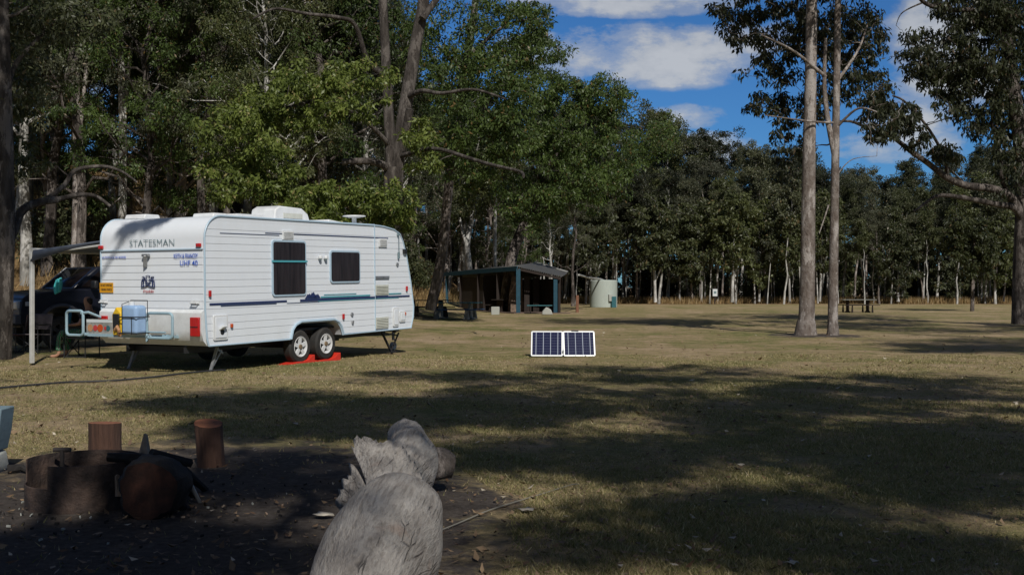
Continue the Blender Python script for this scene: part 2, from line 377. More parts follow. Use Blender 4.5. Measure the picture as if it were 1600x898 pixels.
def tree_shape(rng, H, r0, clear, spread, nl, per, L, W, clump=(.5, 1.0), fork=False, hang=.9, sparse=1.0, bend=.03, upw=.9):
    wood = MB(); cents = []; rads = []
    stems = []
    tp = noise_path(rng, (0, 0, -.3), (rng.normal() * bend * H, rng.normal() * bend * H, H * .93), 9, .012)
    rr = r0 * (1 - np.linspace(0, 1, 9) ** 1.1 * .86); rr[0] *= 1.35
    wood.tube(tp, rr, 8); stems.append((tp, rr))
    if fork:
        i = 4; e = tp[i] + np.array([rng.normal() * .12 * H, rng.normal() * .12 * H, H * .42]); q = noise_path(rng, tp[i], e, 6, .03)
        r2 = rr[i] * .75 * (1 - np.linspace(0, 1, 6) * .8); wood.tube(q, r2, 7); stems.append((q, r2))
    for k in range(nl):
        st, sr = stems[rng.integers(len(stems))]
        t = clear + (1 - clear) * ((k + rng.random()) / nl) ** .9 if st is tp else .25 + .75 * rng.random()
        f = min(t, .999) * (len(st) - 1); i = int(f); p0 = st[i] * (1 - (f - i)) + st[min(i + 1, len(st) - 1)] * (f - i)
        an = k * 2.4 + rng.random() * 1.2; hh = (p0[2] - clear * H) / (H * (1 - clear) + 1e-6)
        ln = spread * (1.05 - .55 * max(0, hh)) * (.55 + .6 * rng.random())
        el = R(rng.uniform(15, 55) * upw + 15 * max(0, hh))
        e = p0 + ln * np.array([math.cos(an) * math.cos(el), math.sin(an) * math.cos(el), math.sin(el)])
        q = noise_path(rng, p0, e, 6, .07); rb = max(.018, sr[min(i, len(sr) - 1)] * .38)
        wood.tube(q, rb * (1 - np.linspace(0, 1, 6) * .8), 5, cap=False)
        ns = 2 + int(rng.integers(3) * sparse)
        for s_ in range(ns):
            j = rng.integers(2, 6); sp = q[j]
            e2 = sp + (rng.normal(size=3) * np.array([1, 1, .5]) + np.array([math.cos(an), math.sin(an), .5]) * .7) * ln * .32
            wood.tube(noise_path(rng, sp, e2, 4, .08), [rb * .35, rb * .26, rb * .16, .006], 4, cap=False)
            cents.append(e2); rads.append(rng.uniform(*clump))
            if rng.random() < .6: cents.append((sp + e2) / 2 + rng.normal(size=3) * .25); rads.append(rng.uniform(*clump) * .7)
        cents.append(e); rads.append(rng.uniform(*clump))
    V, F, rnd = leaf_data(rng, cents, rads, per, L, W, hang)
    return wood, V, F, rnd

def make_tree(name, shape, bark_m, leaf_m, label, cat='tree', group=None):
    wood, V, F, rnd = shape
    root = wood.build('trunk', bark_m, None, smooth=60)
    e = empty(name, (0, 0, 0), label, cat, group); root.parent = e
    c = bpy.data.objects.new('crown', np_mesh('crown', V, F, leaf_m, rnd)); COL.objects.link(c); c.parent = e
    return e
def put(e, x, y, h=None, rz=0, sc=1.0):
    e.location = (x, y, float(ground_h(x, y)) if h is None else h); e.rotation_euler = (0, 0, rz); e.scale = (sc * .92, sc * .92, sc); return e
#--SETTING
# ---------------------------------------------------------------- ground
def graded(lo, hi, c, n, k):
    a = np.arcsinh((lo - c) / k); b = np.arcsinh((hi - c) / k); return c + k * np.sinh(np.linspace(a, b, n))
gx = graded(-1200, 1200, 0, 200, 9); gy = graded(-300, 2500, 9, 260, 9)
GX, GY = np.meshgrid(gx, gy); rng = np.random.default_rng(3)
GZ = ground_h(GX, GY) + .018 * np.sin(GX * 1.7 + 1) * np.sin(GY * 1.3) * (GY < 60) + .02 * np.sin(GX * .6) * np.cos(GY * .45) * (GY < 60)
def gz(x, y): return float(ground_h(x, y) + (.018 * math.sin(x * 1.7 + 1) * math.sin(y * 1.3) + .02 * math.sin(x * .6) * math.cos(y * .45)) * (y < 60))
nx, ny = len(gx), len(gy); ii = (np.arange(ny - 1)[:, None] * nx + np.arange(nx - 1)).ravel()
gm = bpy.data.materials.new('dry_lawn_and_dirt'); gm.use_nodes = True; t = NT(gm.node_tree); b = t.n['Principled BSDF']
b.inputs['Roughness'].default_value = .95; b.inputs['Specular IOR Level'].default_value = .15
g = t.new('ShaderNodeNewGeometry'); P = g.outputs['Position']; sp = t.new('ShaderNodeSeparateXYZ', Vector=P)
nA = t.new('ShaderNodeTexNoise', Vector=P, Scale=.22, Detail=5.0, Roughness=.6); nB = t.new('ShaderNodeTexNoise', Vector=P, Scale=1.7, Detail=8.0, Roughness=.7)
nC = t.new('ShaderNodeTexNoise', Vector=P, Scale=17.0, Detail=7.0, Roughness=.75); nD = t.new('ShaderNodeTexNoise', Vector=P, Scale=90.0, Detail=4.0, Roughness=.8)
nE = t.new('ShaderNodeTexNoise', Vector=P, Scale=.62, Detail=6.0, Roughness=.7)
mixf = t.math('ADD', t.math('ADD', t.math('MULTIPLY', nA, .35), t.math('MULTIPLY', nB, .35)), t.math('MULTIPLY', nE, .32))
col = t.ramp(mixf, [(.39, (.12, .145, .045)), (.46, (.215, .195, .085)), (.53, (.315, .245, .14)), (.60, (.41, .31, .21))])
nF = t.new('ShaderNodeTexNoise', Vector=P, Scale=5.0, Detail=8.0, Roughness=.8)
fine = t.ramp(t.math('ADD', t.math('MULTIPLY', nC, .5), t.math('MULTIPLY', nF, .5)), [(.33, (.45, .45, .45)), (.5, (1, 1, 1)), (.66, (1.5, 1.45, 1.35))]); col = t.mix(1.0, col, fine, 'MULTIPLY')
fine2 = t.ramp(nD, [(.3, (.55, .55, .55)), (.7, (1.5, 1.48, 1.4))]); col = t.mix(.8, col, fine2, 'MULTIPLY')
# bare dirt round the fire
def ell(cx, cy, rx, ry):
    a = t.math('DIVIDE', t.math('SUBTRACT', sp.outputs[0], cx), rx); c = t.math('DIVIDE', t.math('SUBTRACT', sp.outputs[1], cy), ry)
    return t.math('SQRT', t.math('ADD', t.math('MULTIPLY', a, a), t.math('MULTIPLY', c, c)))
dd = t.math('MINIMUM', ell(-2.5, 6.6, 2.55, 4.3), ell(-1.0, 7.6, 1.15, .9)); dd = t.math('MINIMUM', dd, t.math('ADD', t.math('MULTIPLY', ell(9.4, 33.5, 1.7, 1.9), .7), .36))
dd = t.math('ADD', dd, t.math('MULTIPLY', t.math('SUBTRACT', nB, .5), 1.3))
dirtc = t.ramp(nC, [(.3, (.045, .036, .030)), (.55, (.095, .080, .070)), (.75, (.16, .14, .125))])
dm = t.ramp(dd, [(.82, 1.0), (1.06, 0.0)]); col = t.mix(dm, col, dirtc)
# tall dry grass colour on the bank and along the far edge of the lawn
far = t.math('MAXIMUM', t.ramp(sp.outputs[2], [(.35, 0.0), (.9, 1.0)]), t.math('MULTIPLY', t.math('GREATER_THAN', t.math('ADD', sp.outputs[1], t.math('MULTIPLY', nA, 8.0)), 98.0), 1.0))
dry = t.ramp(nB, [(.35, (.10, .065, .030)), (.6, (.26, .17, .085)), (.8, (.17, .13, .06))])
col = t.mix(far, col, dry)
t.l.new(col, b.inputs['Base Color'])
bp = t.new('ShaderNodeBump', Height=t.math('ADD', nC, t.math('MULTIPLY', nD, .5)), Strength=.9, Distance=.035); t.l.new(bp.outputs[0], b.inputs['Normal'])
me = np_mesh('ground', np.stack([GX.ravel(), GY.ravel(), GZ.ravel()], 1), np.stack([ii, ii + 1, ii + nx + 1, ii + nx], 1), gm, smooth=True)
go = bpy.data.objects.new('ground', me); COL.objects.link(go); tag(go, kind='structure')

def in_dirt(x, y):
    return (((x + 2.5) / 2.5) ** 2 + ((y - 6.6) / 4.2) ** 2 < 1) | (((x + 1.0) / 1.1) ** 2 + ((y - 7.6) / .85) ** 2 < 1)
def blade_mesh(name, rng, x, y, hgt, wid, m, z=None, lean=.45):
    n = len(x); z = (ground_h(x, y) + (.018 * np.sin(x * 1.7 + 1) * np.sin(y * 1.3) + .02 * np.sin(x * .6) * np.cos(y * .45)) * (y < 60)) if z is None else z
    a = rng.random(n) * 2 * math.pi; h = hgt * (.5 + rng.random(n)); w_ = wid * (.6 + .8 * rng.random(n))
    p = np.stack([x, y, z - .004], 1); s = np.stack([np.cos(a), np.sin(a), np.zeros(n)], 1) * (w_ / 2)[:, None]
    ln = rng.normal(size=(n, 2)) * lean * h[:, None]
    tip = p + np.stack([ln[:, 0], ln[:, 1], h], 1); V = np.stack([p - s, p + s, tip], 1).reshape(-1, 3)
    return np_mesh(name, V, np.arange(n * 3).reshape(n, 3), m, rng.random(n))
M['grass'] = leafm('short_lawn_blades', (.125, .14, .045), (.37, .30, .165), (.52, .44, .29), .92, .2, .7)
M['drygrass'] = leafm('tall_dry_grass_blades', (.16, .10, .045), (.36, .25, .13), (.42, .33, .2), .9, .2, .8)
M['litter'] = leafm('fallen_leaf', (.10, .055, .03), (.26, .18, .11), (.55, .48, .38), .93, .05, .6)
rng = np.random.default_rng(11)
def wedge(rng, n, z0, z1, pw=1.0, lim=.5):
    z = z0 * (z1 / z0) ** (rng.random(n) ** pw); x = (rng.random(n) * 2 - 1) * lim * z; return x, z
x, y = wedge(rng, 430000, 5.2, 24)
cl = (np.sin(x * 2.1 + np.sin(y * 1.7) * 2) + np.sin(y * 2.9 + x) + rng.normal(size=len(x)) * .9) > -.7
k = cl & ~(in_dirt(x, y) & (rng.random(len(x)) > .01)); x, y = x[k], y[k]
hh = .024 + .012 * np.sin(x * 1.3) * np.sin(y * 1.1) + .012 * (rng.random(len(x)) > .93)
o = bpy.data.objects.new('short_grass', blade_mesh('short_grass', rng, x, y, hh, .006 + .00035 * y, M['grass'], lean=.7)); COL.objects.link(o)
tag(o, 'short patchy dry lawn grass in front of the caravan', 'grass', kind='stuff')
n = 1500; x, y = wedge(rng, n, 5.0, 17); k = ~in_dirt(x, y) & ((np.sin(x * 1.9 + 2) + np.sin(y * 2.3) + rng.normal(size=n)) > 0); x, y = x[k], y[k]
x = np.repeat(x, 22) + rng.normal(size=len(x) * 22) * .022; y = np.repeat(y, 22) + rng.normal(size=len(y) * 22) * .022
o = bpy.data.objects.new('grass_tufts', blade_mesh('grass_tufts', rng, x, y, .042, .006, M['grass'], lean=.7)); COL.objects.link(o)
tag(o, 'taller straw tipped tufts of grass standing out of the near lawn', 'grass', kind='stuff')
# tall dry grass at the far edge of the lawn and up the bank behind the van
n = 60000; x = rng.uniform(-2, 75, n); y = rng.uniform(97, 108, n) + 2 * np.sin(x * .3)
x2 = rng.uniform(-45, -3, 60000); y2 = rng.uniform(40, 95, 60000); k = ground_h(x2, y2) > .35; x2, y2 = x2[k], y2[k]
x = np.concatenate([x, x2]); y = np.concatenate([y, y2])
o = bpy.data.objects.new('tall_grass', blade_mesh('tall_grass', rng, x, y, .5, .05, M['drygrass'], lean=.3)); COL.objects.link(o)
tag(o, 'tall dry straw coloured grass under the forest edge', 'grass', kind='stuff')
# fallen leaves
def litter(rng, n, z0, z1, size, pw=1.0):
    x, y = wedge(rng, n, z0, z1, pw); gzv = ground_h(x, y) + (.018 * np.sin(x * 1.7 + 1) * np.sin(y * 1.3) + .02 * np.sin(x * .6) * np.cos(y * .45))
    a = rng.random(n) * 6.283; L = size * (.5 + rng.random(n)); W = L * (.28 + .3 * rng.random(n)); c, s = np.cos(a), np.sin(a)
    d = np.stack([c, s, rng.normal(size=n) * .25], 1); q = np.stack([-s, c, rng.normal(size=n) * .3], 1)
    p = np.stack([x, y, gzv + .016 + .006 * rng.random(n)], 1)
    tipz = np.zeros((n, 3)); tipz[:, 2] = L * rng.random(n) * .3
    V = np.stack([p - d * (L / 2)[:, None] + tipz, p + q * (W / 2)[:, None], p + d * (L / 2)[:, None] + tipz * .6, p - q * (W / 2)[:, None]], 1).reshape(-1, 3)
    return V, rng.random(n)
V1, r1 = litter(rng, 3200, 5.2, 14, .045); V2, r2 = litter(rng, 1900, 11, 40, .075)
V = np.concatenate([V1, V2]); n = len(V) // 4
o = bpy.data.objects.new('leaf_litter', np_mesh('leaf_litter', V, np.arange(n * 4).reshape(n, 4), M['litter'], np.concatenate([r1, r2]))); COL.objects.link(o)
tag(o, 'tan and bleached fallen gum leaves scattered over the lawn', 'leaves', kind='stuff')
exec_trees = True
#--VAN
# ---------------------------------------------------------------- caravan
VAN = Vector((-480 / 1700 * 18.8, 18.8, 0))
van = empty('caravan', VAN, 'long white twin axle caravan with blue side stripes parked on red ramps', 'caravan', rot=(0, -R(.9), R(62.5)))
W = 2.5
def arc(cx, cz, r, a0, a1, n): return [(cx + r * math.cos(R(a0 + (a1 - a0) * i / n)), cz + r * math.sin(R(a0 + (a1 - a0) * i / n))) for i in range(n + 1)]
TOP = arc(.42, 2.34, .40, 180, 90, 8)
prof = [(.10, .47), (2.33, .46), (2.38, .62), (2.47, .71), (2.62, .76), (3.66, .76), (3.80, .71), (3.89, .62), (3.95, .46), (6.54, .47),
        (6.64, .72), (6.66, .95), (6.55, 1.5), (6.38, 2.1), (6.24, 2.42), (6.12, 2.58), (5.9, 2.665), (5.5, 2.72), (5.2, 2.735)] + TOP[::-1] + [(.02, 1.1), (.03, .95), (.06, .6)]
MB().prism(prof, 0, W).build('body', M['van_white'], van)
MB().prism([(.02, 1.1), (-.05, 1.05), (-.06, .75), (.0, .56), (.08, .48), (.06, .6), (.03, .95)], .02, W - .02).build('rear_skirt', M['white_plastic'], van)
def cut(poly, z):
    xs = []
    for i in range(len(poly)):
        a, b_ = poly[i], poly[(i + 1) % len(poly)]
        if (a[1] - z) * (b_[1] - z) < 0: xs.append(a[0] + (b_[0] - a[0]) * (z - a[1]) / (b_[1] - a[1]))
    return sorted(xs)
sid = MB(); z = .475; dz = .1265
while z + dz < 2.72:
    a, b_ = cut(prof, z + .004), cut(prof, z + dz - .004)
    if len(a) == 4 and len(b_) == 4: pr = [(a[0], a[1], b_[0], b_[1]), (a[2], a[3], b_[2], b_[3])]
    elif len(a) == 4: pr = [(a[0], a[1], b_[0], a[1]), (a[2], a[3], a[2], b_[-1])]
    else: pr = [(a[0], a[-1], b_[0], b_[-1])]
    for (x0, x1, x2, x3) in pr:
        x0 += .015; x2 += .015; x1 -= .015; x3 -= .015
        for (ya, yb, yc) in ((-.007, -.002, .0), ):
            v = [(x0, ya, z + .006), (x1, ya, z + .006), (x3, yb, z + dz), (x2, yb, z + dz), (x0, 0.001, z + .001), (x1, 0.001, z + .001), (x3, 0.001, z + dz), (x2, 0.001, z + dz)]
            sid.add(v, [(0, 1, 2, 3), (4, 5, 1, 0), (0, 3, 7, 4), (1, 5, 6, 2), (3, 2, 6, 7)])
    z += dz
z = 1.12
while z + .1 < 2.3:
    h2 = min(dz, 2.34 - z)
    v = [(.012, .03, z + .005), (.012, W - .03, z + .005), (.019, W - .03, z + h2), (.019, .03, z + h2), (.03, .03, z), (.03, W - .03, z), (.03, W - .03, z + h2), (.03, .03, z + h2)]
    sid.add(v, [(0, 1, 2, 3), (4, 5, 1, 0), (0, 3, 7, 4), (1, 5, 6, 2), (3, 2, 6, 7)]); z += h2
sid.build('lapped_siding', M['van_white'], van, smooth=0)
tr = MB()
tr.tube([(p[0], -.010, p[1]) for p in prof[:10]] , .014, 6); tr.tube([(p[0], -.006, p[1]) for p in prof[9:]] + [(prof[0][0], -.006, prof[0][1])], .017, 6)
tr.tube([(p[0], W + .004, p[1]) for p in prof[9:]], .017, 6)
tr.tube([(2.30, -.02, .46), (2.36, -.02, .64), (2.45, -.02, .73), (2.61, -.02, .785), (3.67, -.02, .785), (3.82, -.02, .73), (3.91, -.02, .64), (3.98, -.02, .46)], .028, 6)
tr.box((.002, W / 2, 2.155), (.02, W - .04, .02)); tr.beam((5.13, -.016, .48), (5.13, -.016, 2.73), .012, .02, up=(0, 1, 0))
tr.build('trim', M['van_trim'], van)
# windows
def van_window(x0, x1, z0, z1, bar=None):
    o = MB().prism(rr2((x0 + x1) / 2, (z0 + z1) / 2, x1 - x0, z1 - z0, .07), -.03, .0).build('window', M['van_trim'], van)
    MB().prism(rr2((x0 + x1) / 2, (z0 + z1) / 2, x1 - x0 - .07, z1 - z0 - .07, .05), -.036, -.028).build('pane', M['curtain'], o)
    if bar:
        MB().box(((x0 + x1) / 2, -.04, bar), (x1 - x0 + .02, .03, .035)).build('frame_bar', M['teal_ink'], o)
    return o
def rr2(cx, cz, w, h, r):
    p = []
    for sx, sz, a in ((1, -1, -90), (1, 1, 0), (-1, 1, 90), (-1, -1, 180)):
        p += [(cx + sx * (w / 2 - r) + r * math.cos(R(a + q * 22.5)), cz + sz * (h / 2 - r) + r * math.sin(R(a + q * 22.5))) for q in range(5)]
    return p
van_window(1.77, 2.78, 1.29, 2.35, 1.95)
van_window(3.55, 4.58, 1.52, 2.18)
# stripes and emblem on the side
st = MB()
st.box((1.16, -.0145, 1.195), (2.08, .004, .035)); st.box((3.9, -.0145, 1.195), (2.6, .004, .04)); st.box((5.82, -.0145, 1.195), (1.34, .004, .035)); st.box((2.7, -.0145, 1.155), (1.0, .004, .008))
st.box((1.15, -.0145, 1.158), (1.5, .004, .012))
st.box((2.2, -.0125, 2.475), (1.2, .004, .012)); st.box((4.0, -.0125, 2.475), (3.3, .004, .016)); st.box((1.2, -.0125, 2.44), (1.6, .004, .008))
for mx, mh in ((2.86, .10), (2.99, .13), (3.12, .09)):
    st.prism([(mx - .12, 1.225), (mx + .12, 1.225), (mx + .03, 1.225 + mh), (mx, 1.2 + mh), (mx - .03, 1.225 + mh * .9)], -.019, -.0155)
st.build('navy_stripes', M['navy_ink'], van, smooth=0)
st = MB(); st.box((4.1, -.0155, 1.245), (1.7, .004, .028)); st.box((5.65, -.0155, 1.26), (1.0, .004, .022)); st.box((3.9, -.0155, 1.29), (1.1, .004, .012)); st.box((4.6, -.0155, 1.165), (2.9, .004, .010))
st.build('teal_stripes', M['teal_ink'], van, smooth=0)
# vents, hatches, lamps on the side
def louvre(x0, x1, z0, z1, m, name='vent', n=6):
    mb = MB().box(((x0 + x1) / 2, -.022, (z0 + z1) / 2), (x1 - x0, .024, z1 - z0))
    for i in range(n):
        zz = z0 + .02 + (z1 - z0 - .04) * (i + .5) / n; mb.box(((x0 + x1) / 2, -.038, zz), (x1 - x0 - .05, .014, .010), (R(30), 0, 0))
    return mb.build(name, m, van, smooth=0)
louvre(2.08, 2.40, 2.36, 2.53, M['white_plastic']); louvre(5.28, 5.58, 2.28, 2.46, M['white_plastic'])
louvre(5.13, 5.62, 1.24, 1.46, M['cream_plastic']); louvre(5.13, 5.61, .52, .76, M['cream_plastic'])
MB().box((5.4, -.022, 1.62), (.52, .02, .055)).build('fridge_vent_slot', M['galv'], van)
def hatch(x0, x1, z0, z1):
    o = MB().prism(rr2((x0 + x1) / 2, (z0 + z1) / 2, x1 - x0, z1 - z0, .03), -.03, -.005).build('hatch', M['white_plastic'], van, bevel=.004)
    MB().box(((x0 + x1) / 2, -.036, (z0 + z1) / 2), (x1 - x0 - .08, .012, z1 - z0 - .08)).build('hatch_door', M['van_white'], o, bevel=.004)
    return o
h_ = hatch(.20, .56, .56, 1.0)
MB().box((.39, -.075, .78), (.13, .10, .035), (R(-35), 0, R(10))).build('inlet_flap', M['white_plastic'], h_, bevel=.006)
MB().lathe([(.0, -.05), (.045, -.05), (.05, -.042)], (.4, 0, .70), 14, axis='Y').build('inlet_socket', M['black'], h_)
hatch(5.80, 6.02, .53, .95); hatch(6.06, 6.30, .62, .86)
for (x_, z_, k_) in ((.66, .80, 'amber_lens'), (.12, 1.38, 'red_lens'), (3.98, .83, 'red_lens'), (6.36, 1.36, 'red_lens'), (6.28, .80, 'amber_lens'), (4.3, .70, 'galv')):
    MB().box((x_, -.028, z_), (.05, .035, .11 if k_ == 'red_lens' else .07)).build('side_marker_lamp', M[k_], van, bevel=.008)
for x_ in (3.20, 3.38):
    o = MB().lathe([(.0, .0), (.04, .0), (.04, .04), (.025, .06), (.0, .06)], (x_, -.05, 2.01), 12).build('outside_lamp', M['white_plastic'], van)
    MB().lathe([(.0, -.035), (.022, -.03), (.03, -.005), (.03, .0), (0, 0)], (x_, -.05, 2.008), 12).build('lamp_bulb', M['grey_ink'], o)
MB().box((3.79, -.025, 2.03), (.04, .02, .1)).build('window_catch', M['chassis'], van)
an = MB(); an.tube([(6.02, -.05, 2.60), (6.03, -.05, 2.05)], .007, 5); an.box((6.03, -.035, 2.1), (.035, .04, .14)); an.box((6.02, -.035, 2.56), (.05, .05, .04))
an.build('aerial', M['grey_ink'], van)
MB().box((6.28, -.03, 2.19), (.10, .06, .10)).build('awning_bracket', M['black'], van)
for p_ in ((4.29, .86), (6.0, 1.9)): MB().lathe([(0, -.03), (.04, -.03), (.045, 0)], (p_[0], 0, p_[1]), 12, axis='Y').build('water_filler', M['galv'], van)
# rear plate texts  (plane faces -x; local y grows to the left)
def RM(y_, z_, off=.0): return Matrix.Translation((-.004 - off, y_, z_)) @ Euler((R(90), 0, R(-90))).to_matrix().to_4x4()
text('STATESMAN', .17, 'lettering', M['grey_ink'], van, RM(1.21, 2.275, -.002), w=1.08, bold=-.002)
tl = MB()
for i in range(9):     # little serifs under and over each letter
    yy = 1.21 + .5 - i * .125
    for zz in (2.218, 2.333): tl.box((.001, yy, zz), (.003, .07, .007))
text('NO MORTGAGE, NO WORRIES', .06, 'lettering', M['blue_ink'], van, RM(2.15, 2.03), w=.60, bold=0)
text('KEITH & FRANCEY', .105, 'lettering', M['blue_ink'], van, RM(.41, 2.035), w=.56, bold=.001)
text('UHF 40', .125, 'lettering', M['blue_ink'], van, RM(.34, 1.91), w=.41, bold=.001)
o = MB().box((-.002, 2.35, 1.485), (.006, .34, .18)).build('warning_sticker', M['amber_sign'], van)
text('DO NOT OVERTAKE', .062, 'lettering', M['black_ink'], o, RM(2.35, 1.525, .003), w=.29, bold=.001)
text('TURNING VEHICLE', .062, 'lettering', M['black_ink'], o, RM(2.35, 1.448, .003), w=.29, bold=.001)
em = MB()
def pl(pts, r=.008): em.tube([(-.006, a, b_) for a, b_ in pts], r, 5)
for s_ in (1, -1):
    c = 1.31
    pl([(c + s_ * .16, 1.50), (c + s_ * .15, 1.60), (c + s_ * .12, 1.64), (c + s_ * .10, 1.60), (c + s_ * .12, 1.55), (c + s_ * .10, 1.50)], .011)
    pl([(c + s_ * .12, 1.64), (c + s_ * .14, 1.68), (c + s_ * .10, 1.68), (c + s_ * .07, 1.65), (c + s_ * .10, 1.62)], .010)
    pl([(c + s_ * .02, 1.60), (c + s_ * .05, 1.63), (c + s_ * .06, 1.58), (c + s_ * .03, 1.55), (c, 1.57)], .010)
    pl([(c + s_ * .03, 1.66), (c + s_ * .05, 1.69), (c + s_ * .01, 1.70)], .009)
pl([(1.15, 1.495), (1.25, 1.51), (1.31, 1.53), (1.37, 1.51), (1.47, 1.495)], .011)
em.build('crest_emblem', M['navy_ink'], van)
text('Franklin', .085, 'lettering', M['red_ink'], van, RM(1.31, 1.42), w=.26, shear=.35)
hk = MB(); hk.box((-.03, 1.33, 2.06), (.06, .16, .05)); hk.beam((-.06, 1.31, 2.06), (-.02, 1.36, 1.85), .07, .03); hk.build('grab_handle_hook', M['galv'], van, bevel=.01)
for y_, z_ in ((2.47, 2.22), (.10, 2.22)): MB().box((-.012, y_, z_), (.05, .10, .065)).build('clearance_lamp', M['red_lens'], van, bevel=.012)
for y_ in (2.42, .20):
    mb = MB(); mb.tube([(-.0, y_ - .07, 1.22), (-.05, y_ - .07, 1.22), (-.05, y_ + .07, 1.22), (0, y_ + .07, 1.22)], .013, 6); mb.box((-.004, y_, 1.235), (.012, .19, .06))
    mb.build('grab_handle', M['white_plastic'], van)
for y_ in (.14, 2.36):
    o = MB().box((-.075, y_, .81), (.05, .20, .33)).build('tail_lamp', M['red_lens'], van, bevel=.01)
    MB().box((-.103, y_, .81), (.012, .17, .012)).build('lens_bar', M['black'], o)
# banner plate on the rear bar
o = MB().box((-.30, 2.08, .79), (.012, .90, .27)).build('number_board', mat('grey_board', (.30, .30, .28), .7, var=.5, vscale=9), van)
for (y_, c_, w_) in ((2.43, 'tan', .12), (2.30, 'red_ink', .10), (2.18, 'amber_lens', .13), (1.98, 'bench_teal', .09), (2.05, 'red_ink', .06)):
    MB().lathe([(0, -.313), (w_ * .55, -.313), (w_ * .55, -.306)], (0, y_, .765), 9, axis='X').build('board_picture', M[c_], o)
MB().box((-.308, 2.1, .89), (.006, .84, .05)).build('board_strip', M['sign_face'], o)
text('900', .15, 'lettering', M['red_ink'], o, RM(1.74, .80, .306), w=.17, bold=.003)
# tubular bumper bars
def loop(y0, y1, z0, z1, r=.07):
    p = []
    for (cy_, cz_, a0) in ((y1 - r, z1 - r, 0), (y0 + r, z1 - r, 90), (y0 + r, z0 + r, 180), (y1 - r, z0 + r, 270)):
        p += [(-.36, cy_ + r * math.cos(R(a0 + q * 30)), cz_ + r * math.sin(R(a0 + q * 30))) for q in range(4)]
    return p
bb = MB(); bb.tube(loop(.38, .98, .62, 1.05), .026, 8, closed=True); bb.tube(loop(2.55, 2.98, .63, 1.07), .026, 8, closed=True)
bb.tube([(-.36, .55, .72), (-.36, .98, .72)], .018, 8); bb.tube([(-.36, .9, .66), (-.36, .98, .55), (-.36, 1.0, .98)], .024, 8)
bb.tube([(-.36, 2.6, 1.03), (-.36, 2.42, 1.05), (-.12, 2.38, .95)], .024, 8)
for y_ in (.6, 2.5): bb.beam((-.36, y_, .66), (.25, y_, .6), .05, .05)
bb.beam((-.30, .45, .64), (-.30, 2.6, .64), .05, .05)
bb.build('rear_bar', M['blue_tube'], van)
# jerry can and yellow carrier on the rear bar
jc = empty('water_container', van.matrix_basis @ Vector((-.52, 1.12, .69)), 'pale blue plastic water container strapped on the caravan rear bar', 'water container', rot=van.rotation_euler)
MB().box((0, 0, .25), (.26, .38, .50)).build('container_body', M['jerry'], jc, bevel=.06, segs=4)
MB().lathe([(.0, .57), (.05, .57), (.05, .50)], (0, .05, 0), 14).build('cap', M['white_plastic'], jc)
cg = MB()
for zz in (.02, .30): cg.tube([(-.15, -.21, zz), (-.15, .21, zz), (.15, .21, zz), (.15, -.21, zz)], .010, 6, closed=True)
cg.tube([(-.15, .12, 0), (-.15, .12, .52), (.0, .12, .56)], .008, 6); cg.tube([(-.15, -.10, 0), (-.15, -.10, .30)], .008, 6); cg.tube([(.12, .2, .5), (.12, .2, .58), (.12, -.2, .58), (.12, -.2, .3)], .008, 6)
cg.build('holder', M['black'], jc)
yc = empty('yellow_carrier', van.matrix_basis @ Vector((-.50, 1.47, .66)), 'yellow plastic case with tan strap beside the blue water container', 'case', rot=van.rotation_euler)
MB().prism([(-.13, .02), (.10, .0), (.12, .36), (.02, .50), (-.10, .40)], -.08, .08, 'YZ').build('case_body', M['yellow'], yc, bevel=.02)
MB().box((-.09, .0, .24), (.03, .15, .28)).build('case_recess', M['black'], yc, bevel=.01)
MB().tube([(-.1, -.1, .0), (-.15, -.12, .1), (-.12, -.06, .16), (-.1, .02, .1)], .03, 8).build('strap', M['tan'], yc)
# roof gear
def dome(x_, y_, w_, l_, h_, name, m):
    mb = MB().prism([(x_ - l_ / 2, 2.735), (x_ + l_ / 2, 2.735), (x_ + l_ / 2 - .04, 2.735 + h_), (x_ - l_ / 2 + .04, 2.735 + h_)], y_ - w_ / 2, y_ + w_ / 2); return mb.build(name, m, van, bevel=.02)
dome(.55, 2.0, .5, .42, .09, 'roof_hatch', M['white_plastic']); dome(.93, .70, .5, .42, .09, 'roof_hatch', M['white_plastic'])
mb = MB().prism([(1.5, 2.735), (2.3, 2.735), (2.3, 2.85), (1.55, 2.85)], .6, 1.2); mb.build('roof_solar_tray', M['white_plastic'], van)
ac = MB().prism([(3.0, 2.74), (4.2, 2.74), (4.1, 2.96), (3.9, 3.07), (3.2, 3.09), (3.06, 3.02)], .95, 1.58).build('air_conditioner', M['white_plastic'], van, bevel=.03, segs=3)
MB().box((3.6, .945, 2.90), (.6, .012, .10)).build('intake_grille', M['cream_plastic'], ac)
MB().prism([(4.3, 2.735), (5.0, 2.735), (4.9, 2.80), (4.35, 2.85)], .6, 1.2).build('roof_hatch', M['white_plastic'], van, bevel=.02)
ped = MB().lathe([(.0, 2.73), (.14, 2.73), (.10, 2.77), (.05, 2.80), (.05, 2.92)], (5.0, .42, 0), 16).build('aerial_mast', M['white_plastic'], van)
MB().lathe([(0, 2.95), (.24, 2.95), (.25, 2.93), (.12, 2.905), (0, 2.90)], (5.0, .42, 0), 20).build('aerial_disc', M['white_plastic'], ped)
rail = MB().tube([(.6, .03, 2.748), (5.2, .03, 2.748)], .014, 6); rail.build('roof_rail', M['van_trim'], van)
